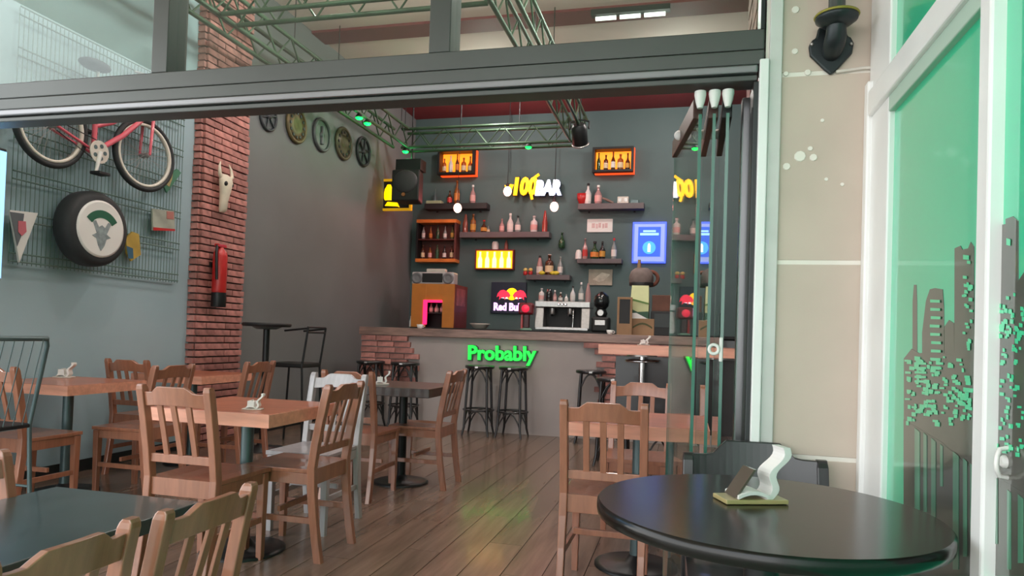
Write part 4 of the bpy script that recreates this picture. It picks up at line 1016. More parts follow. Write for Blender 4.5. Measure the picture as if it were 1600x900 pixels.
# bowl, gumball machine, espresso machine with bottles, grinder, tap parts
o = MB().lathe([(.06, 0), (.09, .01), (.135, .06), (.15, .075), (.142, .078), (.09, .02)], 24).build('white_bowl', M_OFFWHITE); o.location = (at(748, 507, Y=YC + .1).x, YC + .16, zk); tag(o, 'shallow white bowl right of the orange cooler', 'bowl')
def base_x(px, y): return at(px, 505, Y=y).x
yg = YC + .16; x = base_x(822, yg)
t = thing('gumball_machine', 'red gumball machine with glowing red globe in front of the lit bull sign', 'dispenser', (x, yg, zk))
sg = 9.7 / 1080
b = MB(); b.lathe([(.085, 0), (.09, .02), (.06, .03)], 20); b.build('base', mat('pale_green_base', (120, 160, 140), .4), t)
b = MB(); b.box((-.06, 0, .13), (.03, .06, .22)); b.build('post', M_RED, t, .006)
b = MB(); b.box((.01, 0, .135), (.075, .08, .20)); b.build('body', mat('dark_maroon_enamel', (72, 30, 34), .35), t, .01)
b = MB(); b.box((0, 0, .31), (.22, .14, .17)); b.build('globe_case', mat('maroon_case', (110, 20, 30), .35), t, .03)
b = MB(); b.sphere((0, -.045, .31), (.070, .05, .065), 16, 10); b.build('globe', emis('red_globe_light', (230, 40, 70), .8), t)
ym = YC + .22
a = at(836, 470, Y=ym); c = at(921, 515, Y=ym); w = c.x - a.x; h = a.z - zk
xm = (a.x + c.x) / 2
t = thing('espresso_machine', 'steel espresso machine with bottles standing along its top', 'coffee machine', (xm, ym, zk))
b = MB(); b.box2((-w / 2, 0, h * .80), (w / 2, .42, h)); b.build('cup_tray', M_STEEL, t, .008)
b = MB(); b.box2((-w / 2 + .01, .22, .05), (w / 2 - .01, .42, h * .80)); b.build('body', M_BLACK, t, .006)
for s in (-1, 1):
    b = MB(); b.prism([(.0, .04), (.42, .04), (.42, h * .80), (.04, h * .80)], s * w / 2 - (.13 if s > 0 else 0), s * w / 2 + (.13 if s < 0 else 0), 'yz'); b.build('side_panel', M_STEEL, t, .01)
b = MB(); b.box2((-w / 2 + .02, -.02, .02), (w / 2 - .02, .42, .06)); b.build('drip_tray', M_STEEL, t, .004)
for i, u in enumerate((-.16, .10)):
    b = MB(); b.lathe([(.035, -.05), (.042, -.02), (.042, .04)], 16, Matrix.Translation((u, .10, h * .68))); b.build('group_head', M_STEEL, t)
    b = MB(); b.tube([(u, .10, h * .55), (u, -.06, h * .54)], [.02, .013], 10); b.build('handle', M_BLACK, t)
b = MB(); b.tube([(.16, .04, h * .74), (.165, -.02, h * .5), (.16, -.01, h * .12)], .012, 8); b.build('steam_wand', M_CHROME, t)
for i in range(3):
    b = MB(); b.lathe([(.02, 0), (.022, .01), (.012, .018)], 10, Matrix.Translation((-.05 + i * .05, -.001, h * .9)) @ Matrix.Rotation(PI / 2, 4, 'X')); b.build('knob', M_CHROME, t)
ztm = zk + h; sm = 9.95 / 1080
for px, hpx, wpx, kind, g, lab, cap, txt in ((845, 21, 9, 'square', 'white', 'pink', 'k', 'white bottle with pink label, leftmost on the espresso machine'), (857, 20, 11, 'jar', 'dark', None, None, 'dark glass jar, second on the espresso machine'),
        (866, 18, 6, 'slim', 'pink', 'pink', 'w', 'slim pinkish bottle, third on the espresso machine'), (875, 15, 7, 'slim', 'brown', 'white', 'w', 'small brown bottle, fourth on the espresso machine'),
        (884, 12, 6, 'slim', 'white', 'white', None, 'smallest white bottle on the espresso machine'), (894, 25, 8, 'slim', 'white', 'white', 'k', 'tall white bottle on the right half of the espresso machine'),
        (907, 31, 8, 'slim', 'clear', 'white', 'w', 'tall clear bottle near the right end of the espresso machine'), (918, 30, 9, 'cone', 'pink', None, None, 'tall pinkish bottle at the right end of the espresso machine')):
    bottle(txt, at(px, 470, Y=ym + .12).x, ym + .16, ztm, hpx * sm, wpx * sm / 2, kind, BG[g], LB.get(lab), {'k': M_BLACK, 'w': M_WHITE}.get(cap), 'bottles on the espresso machine')
yr = YC + .18; x = base_x(939, yr)
t = thing('coffee_grinder', 'black coffee grinder with round hopper right of the espresso machine', 'grinder', (x, yr, zk))
b = MB(); b.box((0, 0, .11), (.25, .24, .22)); b.build('body', M_BLACK, t, .03)
b = MB(); b.box((0, -.125, .135), (.15, .012, .075)); b.build('front_plate', M_STEEL, t, .006)
b = MB(); b.lathe([(.07, .22), (.09, .27), (.07, .31), (.065, .33)], 20); b.build('neck', M_BLACKMETAL, t)
b = MB(); b.lathe([(.05, -.002), (.042, .02)], 14, Matrix.Translation((0, -.08, .275)) @ Matrix.Rotation(PI / 2, 4, 'X')); b.build('dial', M_STEEL, t)
b = MB(); b.lathe([(.06, .33), (.10, .37), (.112, .44), (.10, .51), (.06, .55), (.02, .575)], 22); b.build('hopper', bottle_glass('smoked_hopper', (30, 34, 36), .15, .2), t)
b = MB(); b.sphere((-.02, -.105, .48), .016, 10, 6); b.build('hopper_catch', M_STEEL, t)
# small things on the bar top
def on_bar(px): return at(px, 512, Y=YBAR + .1).x
for px, lab, m in ((656, 'small white cup on the bar top before the orange cooler', M_WHITE), (953, 'small white cup on the bar top right of the grinder', M_WHITE)):
    t = thing('cup', lab, 'cup', (on_bar(px), YBAR + .1, zc1))
    b = MB(); b.lathe([(.022, 0), (.03, .008), (.040, .05), (.036, .05), (.026, .012)], 16); b.build('bowl', m, t)
    b = MB(); b.torus(.014, .004, 14, 6, Matrix.Translation((.042, 0, .028)) @ Matrix.Rotation(PI / 2, 4, 'X')); b.build('handle', m, t)
bottle('slim white bottle at the left edge of the orange cooler', at(643, 500, Y=yq - .0).x - .03, yq + .04, zk, .16, .02, 'slim', BG['white'], None, None)

# ------------------------------------------------------------------ right end of the bar: menu board, hat, paper bag, boxes
M_CARD = mat('brown_cardboard', (150, 118, 88), .8, var=.12, vscale=5); M_CARDDK = mat('dark_brown_card', (98, 62, 48), .7, var=.2)
M_BAGCREAM = mat('cream_green_print', (206, 210, 158), .6, var=.1, vscale=4)
ye = YBAR + .14
a = at(965, 464, Y=ye); c = at(987, 515, Y=ye)
t = thing('menu_board', 'small black menu board in a wooden frame on the right of the bar top', 'board', ((a.x + c.x) / 2, ye + .02, zc1))
w, h = c.x - a.x, a.z - zc1
frame_m = M_CARD
for lo, hi in (((-w / 2, -.02, 0), (-w / 2 + .025, .0, h)), ((w / 2 - .025, -.02, 0), (w / 2, .0, h)), ((-w / 2 + .025, -.02, h - .025), (w / 2 - .025, .0, h)), ((-w / 2 + .025, -.02, 0), (w / 2 - .025, .0, .13))):
    b = MB(); b.box2(lo, hi); b.build('frame', M_CARD, t, .002)
b = MB(); b.box2((-w / 2 + .02, -.012, .12), (w / 2 - .02, -.002, h - .02)); b.build('board', M_BLACK, t)
b = MB(); b.tube([(0, .0, h * .8), (0, .11, .008)], .007, 6); b.build('prop', M_CARD, t)
ye2 = YBAR + .26
a = at(986, 497, Y=ye2); c = at(1022, 515, Y=ye2)
t = thing('cardboard_box', 'brown cardboard box with green arc on the bar top, carrying a printed paper bag', 'box', ((a.x + c.x) / 2, ye2 + .12, zc1))
wb = c.x - a.x; hb = at(1004, 498, Y=ye2).z - zc1
b = MB(); b.box2((-wb / 2, -.12, 0), (wb / 2, .14, hb)); b.build('carton', M_CARD, t, .004)
arc = [(-wb * .42 + wb * .84 * i / 8, hb * (.40 + .25 * math.sin(PI * i / 8))) for i in range(9)]
b = MB(); b.prism(arc + [(u, v + .022) for u, v in arc[::-1]], -.1225, -.1195); b.build('printed_arc', mat('olive_print', (72, 76, 40), .6), t)
a = at(985.5, 445, Y=ye2); c = at(1013, 497, Y=ye2); wg = c.x - a.x; hg = a.z - (zc1 + hb)
t = thing('paper_bag', 'cream paper bag with green stripe and white foot, standing on the cardboard box', 'bag', ((a.x + c.x) / 2, ye2 + .10, zc1 + hb))
b = MB(); b.loft([[(-wg / 2, -.08, 0), (wg / 2, -.08, 0), (wg / 2, .08, 0), (-wg / 2, .08, 0)], [(-wg / 2, -.085, hg * .5), (wg / 2, -.085, hg * .5), (wg / 2, .08, hg * .5), (-wg / 2, .08, hg * .5)], [(-wg * .46, -.02, hg), (wg * .46, -.02, hg), (wg * .46, .02, hg), (-wg * .46, .02, hg)]], True, False); b.build('sack', M_BAGCREAM, t, .004)
b = MB(); b.prism([(-wg / 2, hg * .60 - .02), (wg / 2, hg * .47 - .02), (wg / 2, hg * .52 - .02), (-wg / 2, hg * .66 - .02)], -.090, -.060); b.build('green_stripe', mat('green_print', (96, 130, 66), .6), t)
b = MB(); b.prism([(-wg / 2, .005), (wg / 2, .005), (wg / 2, hg * .22), (-wg * .1, hg * .20), (-wg / 2, hg * .30)], -.0875, -.06); b.build('dark_green_print', mat('forest_print', (46, 84, 64), .6), t)
b = MB(); b.prism([(-wg / 2, .002), (wg * .45, .002), (wg * .1, hg * .10), (-wg * .15, hg * .17), (-wg / 2, hg * .16)], -.0895, -.085); b.build('white_print', M_WHITE, t)
q = at(1000, 431, Y=ye2 + .1)
t = thing('old_hat', 'grey-brown felt hat with dark band and rust ring on a stand behind the paper bag', 'hat', (q.x, ye2 + .36, zc1))
sh_ = q.z - zc1
b = MB(); b.cyl((0, 0, 0), (0, 0, sh_ - .06), .018, n=10); b.build('stand', M_BLACKMETAL, t)
b = MB(); b.lathe([(.10, 0), (.10, .012), (.03, .02)], 18); b.build('stand_base', M_BLACKMETAL, t)
b = MB(); b.lathe([(.135, sh_ - .10), (.145, sh_ - .06), (.150, sh_ + .01), (.125, sh_ + .08), (.08, sh_ + .115), (.01, sh_ + .12)], 20); b.build('crown', mat('grey_felt', (112, 98, 94), .85, var=.25, vscale=10), t)
b = MB(); b.lathe([(.143, sh_ - .10), (.147, sh_ - .065), (.142, sh_ - .06)], 20, caps=False); b.build('band', M_BLACK, t)
b = MB(); b.tube([(-.03, 0, sh_ + .11), (-.03, 0, sh_ + .22)], [.026, .018], 8); b.build('plume', M_CARD, t)
b = MB(); b.torus(.085, .022, 22, 8, Matrix.Translation((.11, .09, sh_ + .0)) @ Matrix.Rotation(PI / 2, 4, 'X')); b.build('brim', mat('rust_felt', (120, 72, 58), .85, var=.2, vscale=10), t)
a = at(1015, 464, Y=ye2 + .02); c = at(1052, 488, Y=ye2)
t = thing('till', 'black till with brown box on top at the far right of the bar', 'till', ((a.x + c.x) / 2 + .02, ye2 + .14, zc1))
wt = c.x - a.x; ht_ = at(1030, 486, Y=ye2).z - zc1
b = MB(); b.box2((-wt / 2, -.13, 0), (wt / 2 + .03, .16, ht_)); b.build('case', M_BLACK, t, .01)
b = MB(); b.prism([(-.135, ht_ * .35), (-.13, ht_ * .9), (-.128, ht_ * .9), (-.128, ht_ * .35)], -wt * .35, wt * .35, 'yz'); b.build('screen', M_ALUDARK, t)
o = MB().box2((-wt * .40, -.08, 0), (wt * .45, .12, .19)).build('brown_box', M_CARDDK, None, .005); o.location = ((a.x + c.x) / 2, ye2 + .14, zc1 + ht_); tag(o, 'dark red-brown box lying on the black till', 'box')

# ================================================================== TRUSS, PENDANTS, BATTEN, ADDED FILL GLOBES
def truss(name, label, a, c, hgt, bays, lit=False):
    a, c = Vector(a), Vector(c)
    t = thing(name, label, 'truss', a); d = c - a; up = Vector((0, 0, hgt)); sd = Vector((-d.y, d.x, 0)).normalized() * .11
    for off in (sd, -sd, sd + up, -sd + up):
        b = MB(); b.cyl(off, d + off, .022, n=8); b.build('chord', M_TRUSS, t)
    web = MB()
    for i in range(bays):
        p, q_ = d * (i / bays), d * ((i + 1) / bays)
        for s in (sd, -sd): web.tube([p + s, (p + q_) / 2 + s + up, q_ + s], .010, 6)
    web.build('web', M_TRUSS, t)
    for i in range(0, bays + 1, 2):
        p = d * (i / bays) + up
        b = MB(); b.cyl(p, p + Vector((0, 0, ZC - a.z - hgt)), .006, n=6); b.build('hanger', M_BLACKMETAL, t)
    return t
ytr = 9.4
zlo = at(760, 229, Y=ytr).z; zhi = at(760, 200, Y=ytr).z; hT = zhi - zlo
xl = at(632, 228, Y=ytr).x; xr_ = at(906, 220, Y=ytr).x
truss('lighting_truss', 'green lighting truss along the back of the bar ceiling', (xl, ytr, zlo), (xr_, ytr, zlo), hT, 6)
truss('lighting_truss', 'green lighting truss running along the left wall with green lights', (xl, 3.6, zlo), (xl, ytr - .14, zlo), hT, 12)
truss('lighting_truss', 'dark lighting truss running forward on the right with a lamp', (xr_, 3.6, zlo), (xr_, ytr - .14, zlo), hT, 12)
truss('lighting_truss', 'green lighting truss across the front behind the transom window', (xl + .14, 5.2, zlo), (xr_ - .14, 5.2, zlo), hT, 6)
M_GLED = emis('green_led', (10, 255, 70), 6.0)
for px, py, lab in ((561, 191, 'green glowing led lamp on the left truss, nearer one'), (574, 198, 'green glowing led lamp on the left truss, further one'), (634, 224, 'green glowing led lamp at the truss corner'), (826, 221, 'dim green led lamp on the back truss')):
    X_ = xl if px < 640 else None
    q = at(px, py, X=xl + .11) if px < 630 else at(px, py, Y=ytr - .11)
    t = thing('led_lamp', lab, 'lamp', (q.x, q.y, zlo - .0), 0, 'green led lamps on the truss')
    b = MB(); b.lathe([(.03, -.02), (.05, -.05), (.05, -.06)], 12); b.build('can', M_BLACK, t)
    b = MB(); b.sphere((0, 0, -.062), (.045, .045, .025), 12, 6); b.build('lens', M_GLED, t)
    if px < 640:
        ld = bpy.data.lights.new('green_led_light', 'POINT'); ld.energy = 1.6; ld.color = (.1, 1, .3); ld.shadow_soft_size = .05
        lo = bpy.data.objects.new('green_led_light', ld); COL.objects.link(lo); lo.parent = t; lo.location = (.04, 0, -.14)
q = at(931, 190, Y=8.6)
t = thing('spotlight', 'black theatre spotlight with silver rim hanging on the right truss', 'lamp', (xr_ + .02, 8.6, zlo))
b = MB(); b.lathe([(.09, -.22), (.10, -.20), (.10, 0), (.07, .05)], 18, Matrix.Translation((.1, -.05, -.05)) @ Matrix.Rotation(.7, 4, 'X')); b.build('can', M_BLACKMETAL, t)
b = MB(); b.torus(.10, .012, 22, 6, Matrix.Translation((.1, -.05, -.05)) @ Matrix.Rotation(.7, 4, 'X') @ Matrix.Translation((0, 0, -.22))); b.build('rim', M_STEEL, t)
b = MB(); b.tube([(-.02, -.04, -.06), (-.02, 0, .04), (.10, 0, .07), (.22, 0, .04), (.22, -.04, -.06)], .012, 6); b.build('yoke', M_BLACKMETAL, t)
# pendants
M_BULB = emis('warm_red_bulb', (255, 196, 176), 5.0)
ypn = 10.05
for px, py, lab in ((715, 325, 'glowing reddish pendant bulb over the back counter, leftmost of three'), (793, 299, 'glowing reddish pendant bulb at the left end of the bar name sign'), (866, 323, 'glowing reddish pendant bulb below the right end of the bar name sign')):
    q = at(px, py, Y=ypn)
    t = thing('pendant_lamp', lab, 'lamp', q, 0, 'pendant bulbs over the bar')
    b = MB(); b.sphere((0, 0, 0), (.062, .062, .074), 16, 10); b.build('bulb', M_BULB, t)
    b = MB(); b.lathe([(.024, .066), (.024, .11), (.012, .125)], 12); b.build('socket', M_BLACK, t)
    b = MB(); b.cyl((0, 0, .12), (0, 0, ZC - q.z), .005, n=6); b.build('cord', M_BLACK, t)
    ld = bpy.data.lights.new('pendant_light', 'POINT'); ld.energy = 8; ld.color = (1, .16, .18); ld.shadow_soft_size = .06
    lo = bpy.data.objects.new('pendant_light', ld); COL.objects.link(lo); lo.parent = t; lo.location = (0, -.12, 0)
# fluorescent batten under the ceiling and added fill globes
M_TUBE = emis('fluorescent_tube', (255, 252, 245), 2.6)
q0 = at(928, 30, Z=ZC - .12); q1 = at(1043, 26, Z=ZC - .12)
t = thing('batten_lamp', 'white fluorescent batten lamp under the ceiling seen through the transom', 'lamp', ((q0.x + q1.x) / 2, q0.y, ZC - .12))
L_ = q1.x - q0.x
for i in range(3):
    b = MB(); b.cyl((-L_ / 2 + L_ * i / 3 + .02, 0, 0), (-L_ / 2 + L_ * (i + 1) / 3 - .02, 0, 0), .022, n=10); b.build('tube', M_TUBE, t)
b = MB(); b.box((0, 0, .06), (L_ + .06, .09, .06)); b.build('housing', M_BLACK, t)
ld = bpy.data.lights.new('batten_light', 'AREA'); ld.shape = 'RECTANGLE'; ld.size = L_; ld.size_y = .06; ld.energy = 40; ld.color = (1, .97, .92)
lo = bpy.data.objects.new('batten_light', ld); COL.objects.link(lo); lo.parent = t; lo.location = (0, 0, -.06)
M_FILLGLOBE = emis('fill_globe_glow', (255, 244, 226), 2.5)  # unseen globes, added to light the room
for i, (dx, dy) in enumerate(((-3.2, 3.7), (-.6, 3.7), (-3.1, 5.55), (-.7, 5.55), (-2.7, 9.15), (-.2, 9.15))):
    low = i < 4; zl_ = ZC - (.42 if low else .10)
    t = thing('added_fill_globe', 'added unseen fill globe under the ceiling, %s' % ('front left', 'front right', 'middle left', 'middle right', 'back left over the bar', 'back right over the bar')[i], 'lamp', (dx, dy, zl_))
    b = MB(); b.sphere((0, 0, 0), .07, 16, 10); b.build('globe', M_FILLGLOBE, t)
    b = MB(); b.lathe([(.05, ZC - zl_ - .02), (.055, ZC - zl_)], 18); b.build('ceiling_rose', M_STEEL, t)
    b = MB(); b.cyl((0, 0, .06), (0, 0, ZC - zl_ - .01), .01, n=8); b.build('stem', M_STEEL, t)
    ld = bpy.data.lights.new('fill_light', 'POINT'); ld.shadow_soft_size = .10; ld.energy = (45, 50, 55, 50, 60, 60)[i]; ld.color = (1, .95, .90)
    lo = bpy.data.objects.new('fill_light', ld); COL.objects.link(lo); lo.parent = t; lo.location = (0, 0, -.19)

# ================================================================== THE LEFT WALL
XG = XL + .05
def wyz(px, py, X=XL + .12): p = at(px, py, X=X); return p.y, p.z
# wire mesh panel
g0 = at(12, 419, X=XG); g1 = at(277, 437, X=XG)
t = thing('wire_grid', 'grey-green wire grid panel on the left wall behind the bicycle', 'grid', (XG, g0.y, 1.60))
Lg = g1.y - g0.y; Hg = 1.75; zb0 = (g0.z + g1.z) / 2 - 1.60
M_WIRE = mat('green_grey_wire', (104, 130, 122), .5, .1)
b = MB(); n = 46
for i in range(n + 1): b.box((0, Lg * i / n, zb0 + Hg / 2), (.004, .004, Hg))
b.build('upright_wires', M_WIRE, t)['kind'] = 'stuff'
for k in range(7):
    zz = zb0 + .02 + k * .28
    for dz in (0, .055):
        b = MB(); b.tube([(.006, 0, zz + dz), (.006, Lg, zz + dz)], .006, 6); b.build('cross_wire', M_WIRE, t)
# bicycle
XBk = XL + .16
def bp(px, py): y, z = wyz(px, py, XBk); return Vector((0, y, z))
rh = bp(80, 196); fh = bp(226, 243); bb = bp(146, 238)
O = Vector((XBk, bb.y, bb.z))
t = thing('bicycle', 'coral pink step-through bicycle hung high on the left wall grid', 'bicycle', O)
def R_(p): return Vector((p.x, p.y - O.y, p.z - O.z))
rr = abs(bp(80, 265).z - rh.z); rf = abs(bp(226, 298.5).z - fh.z); rr = rf = (rr + rf) / 2
rh, fh, bb = R_(rh), R_(fh), Vector((0, 0, 0))
stt = R_(bp(151, 150)); sd_ = (stt - bb).normalized()
saddle_p = bb + sd_ * .62
hd0 = R_(bp(233, 178)); fd = (fh - hd0).normalized(); hd1 = hd0 - fd * .16
def wheel(c, nm, yaw):
    Mw = Matrix.Translation(c) @ Matrix.Rotation(yaw, 4, 'Z') @ Matrix.Rotation(PI / 2, 4, 'Y')
    b = MB(); b.torus(rr - .022, .022, 44, 8, Mw); w_ = b.build('wheel', M_RUBBER, t)
    b = MB(); b.ring(rr - .055, [(-.006, -.014), (.014, -.017), (.014, .017), (-.006, .014)], 44, Mw); b.build('rim', M_RIM, w_)
    b = MB(); sp = 28
    for i in range(sp):
        a_ = 2 * PI * i / sp; a2 = a_ + (.5 if i % 2 else -.5)
        b.tube([(.02 * math.cos(a2), .02 * math.sin(a2), .02 * (1 if i % 4 < 2 else -1)), ((rr - .055) * math.cos(a_), (rr - .055) * math.sin(a_), 0)], .0016, 4, M=Mw)
    b.build('spokes', M_STEEL, w_)['kind'] = 'stuff'
    b = MB(); b.lathe([(.012, -.05), (.022, -.03), (.016, 0), (.022, .03), (.012, .05)], 12, Mw); b.build('hub', M_STEEL, w_)
wheel(rh, 'rear', 0); wheel(fh, 'front', -.10)
fr = MB(); r_ = .019
fr.tube([bb, bb + sd_ * .50], r_, 10)
fr.tube([bb, bb * .5 + hd0 * .5 + Vector((0, .0, -.03)), hd0], r_ + .002, 10)
m1 = bb + sd_ * .20
fr.tube([m1, m1 + (hd1 - m1) * .3 + Vector((0, 0, -.05)), m1 + (hd1 - m1) * .6 + Vector((0, 0, -.04)), hd1], r_, 10)
fr.tube([hd0 + fd * .02, hd1 - fd * .03], .023, 10)
for s in (-.045, .045):
    fr.tube([bb + Vector((s * .5, 0, 0)), rh + Vector((s, 0, 0))], .011, 8)
    fr.tube([bb + sd_ * .45, rh + Vector((s, 0, 0))], .010, 8)
fr.build('frame', M_PINK, t)
fk = MB()
for s in (-.05, .05): fk.tube([hd0 + fd * .01, hd0 + fd * .06 + Vector((s, 0, 0)), fh + Vector((s, 0, 0))], [.015, .014, .010], 8)
fk.build('fork', M_PINK, t)
b = MB(); b.lathe([(.085, -.003), (.085, .003)], 28, Matrix.Translation((.055, 0, 0)) @ Matrix.Rotation(PI / 2, 4, 'Y')); cw = b.build('chain_guard', M_OFFWHITE, t)
for i in range(5):
    a_ = 2 * PI * i / 5
    b = MB(); b.lathe([(.016, -.001), (.016, .001)], 10, Matrix.Translation((.0595, .048 * math.cos(a_), .048 * math.sin(a_))) @ Matrix.Rotation(PI / 2, 4, 'Y')); b.build('hole', M_GREYMETAL, cw)
b = MB(); b.tube([(.065, 0, 0), (.075, -.045, -.165)], [.017, .011], 8); b.build('crank', M_WHITE, t)
b = MB(); b.tube([(-.045, 0, 0), (-.055, .045, .165)], [.015, .011], 8); b.build('crank', M_WHITE, t)
b = MB(); b.box((.12, -.05, -.175), (.09, .10, .022)); b.build('pedal', M_BLACK, t, .004)
b = MB(); b.box((-.09, .045, .17), (.06, .10, .022)); b.build('pedal', M_BLACK, t, .004)
ch_ = MB(); ch_.tube([(.05, 0, .08), (.05, rh.y, rh.z + .035)], .004, 5); ch_.tube([(.05, 0, -.08), (.05, rh.y, rh.z - .035)], .004, 5); ch_.build('chain', M_BLACKMETAL, t)
b = MB(); b.cyl(bb + sd_ * .48, saddle_p, .012, n=8); b.build('seat_post', M_STEEL, t)
b = MB(); b.sphere(saddle_p + Vector((0, -.03, .03)), (.085, .13, .04), 14, 8); b.build('saddle', M_BLACK, t)
b = MB(); b.tube([hd1 - fd * .02, hd1 - fd * .14, hd1 - fd * .15 + Vector((.08, .03, .03)), hd1 - fd * .14 + Vector((.12, -.10, .03))], .011, 8); b.tube([hd1 - fd * .14, hd1 - fd * .15 + Vector((-.06, .03, .03)), hd1 - fd * .14 + Vector((-.09, -.10, .03))], .011, 8); b.build('handlebar', M_STEEL, t)
# spare tyre with white cover
XT = XL + .10
cy, cz = wyz(155, 358, XT + .12); rt_ = abs(at(150, 300, X=XT).z - at(150, 416, X=XT).z) / 2
t = thing('spare_tyre', 'black spare tyre with white round cover bearing a green arc, on the left wall', 'tyre', (XL + .055, cy, cz))
Mw = Matrix.Rotation(PI / 2, 4, 'Y')
b = MB(); b.lathe([(rt_ * .60, .02), (rt_ * .92, .025), (rt_ * .985, .04), (rt_, .07), (rt_, .115), (rt_ * .985, .14), (rt_ * .94, .165), (rt_ * .86, .18), (rt_ * .74, .178)], 48, Mw); b.build('tyre', M_RUBBER, t)
b = MB(); b.lathe([(rt_ * .76, .165), (rt_ * .75, .184), (rt_ * .70, .189)], 48, Mw); b.build('cover', M_WHITE, t)
arc = [(rt_ * .60 * math.cos(a_), rt_ * .60 * math.sin(a_) - .03) for a_ in [PI * (.20 + .60 * i / 14) for i in range(15)]]
arc2 = [(rt_ * .40 * math.cos(a_), rt_ * .40 * math.sin(a_) - .03) for a_ in [PI * (.20 + .60 * i / 14) for i in range(15)]]
b = MB(); b.prism(arc + arc2[::-1], .188, .192, 'yz'); b.build('green_arc', M_GREEN, t)
M_GREYPRINT = mat('grey_emblem_print', (138, 150, 152), .5, var=.25, vscale=30)
k = rt_
b = MB(); b.prism([(-.30 * k, .18 * k), (-.20 * k, .20 * k), (-.10 * k, .04 * k), (0, .10 * k), (.10 * k, .04 * k), (.20 * k, .20 * k), (.30 * k, .18 * k), (.16 * k, -.12 * k), (.30 * k, -.20 * k), (.16 * k, -.26 * k), (.10 * k, -.44 * k), (0, -.58 * k), (-.10 * k, -.44 * k), (-.16 * k, -.26 * k), (-.30 * k, -.20 * k), (-.16 * k, -.12 * k)], .188, .1915, 'yz'); b.build('emblem', M_GREYPRINT, t)
b = MB(); b.cyl((-.06, 0, 0), (.01, 0, 0), .05, n=12); b.build('wall_mount', M_BLACKMETAL, t)
# pennant, plates, flag on the grid
def flat_on_wall(name, label, cat, pts, m, d=.008, off=.075):
    yz = [wyz(px, py, XL + off) for px, py in pts]; c0 = yz[0]
    t = thing(name, label, cat, (XL + off, c0[0], c0[1]))
    b = MB(); b.prism([(y - c0[0], z - c0[1]) for y, z in yz], -d, d, 'yz'); b.build('sheet', m, t)
    return t, (lambda px, py: (wyz(px, py, XL + off)[0] - c0[0], wyz(px, py, XL + off)[1] - c0[1]))
t, f = flat_on_wall('pennant', 'white triangular pennant with red emblem at the far left of the grid', 'pennant', [(14, 328), (58, 333), (29, 410)], M_WHITE)
b = MB(); b.prism([f(14, 331), f(36, 334), f(31, 370), f(25, 385)], .0085, .011, 'yz'); b.build('grey_half', mat('grey_print', (98, 104, 108), .6), t)
b = MB(); b.prism([f(26, 345), f(38, 346), f(39, 362), f(32, 369), (f(26, 362))], .0115, .014, 'yz'); b.build('emblem', mat('pink_red_print', (204, 110, 120), .6), t)
t, f = flat_on_wall('metal_plate', 'cream metal plate with red foot on the grid right of the tyre', 'plate', [(237, 326), (271, 330), (272, 361), (238, 360)], mat('faded_cream_plate', (160, 166, 152), .5, var=.2, vscale=8))
b = MB(); b.prism([f(238, 355), f(272, 358), f(272, 361), f(238, 360)], .0085, .011, 'yz'); b.build('red_foot', M_RED, t)
b = MB(); b.prism([f(259, 330), f(270, 331), f(270, 343), f(259, 342)], .0085, .011, 'yz'); b.build('red_print', mat('dull_red_print', (170, 110, 100), .6), t)
t, f = flat_on_wall('metal_plate', 'yellow and blue cut-out plate at the right edge of the spare tyre', 'plate', [(196, 372), (206, 362), (216, 366), (219, 398), (204, 408), (197, 396)], mat('dull_yellow_plate', (178, 150, 66), .5, var=.15))
b = MB(); b.prism([f(196, 384), f(206, 388), f(207, 404), f(199, 404)], .0085, .011, 'yz'); b.build('blue_print', mat('teal_blue_print', (52, 96, 120), .5), t)
t, f = flat_on_wall('flag', 'small green flag with yellow figure beside the front wheel of the bicycle', 'flag', [(250, 281), (276, 264), (282, 270), (260, 301)], mat('green_cloth', (70, 122, 96), .8, var=.1))
b = MB(); b.prism([f(262, 274), f(269, 268), f(267, 281), f(263, 292), f(258, 288)], .0085, .011, 'yz'); b.build('figure', mat('ochre_print', (176, 160, 110), .7), t)
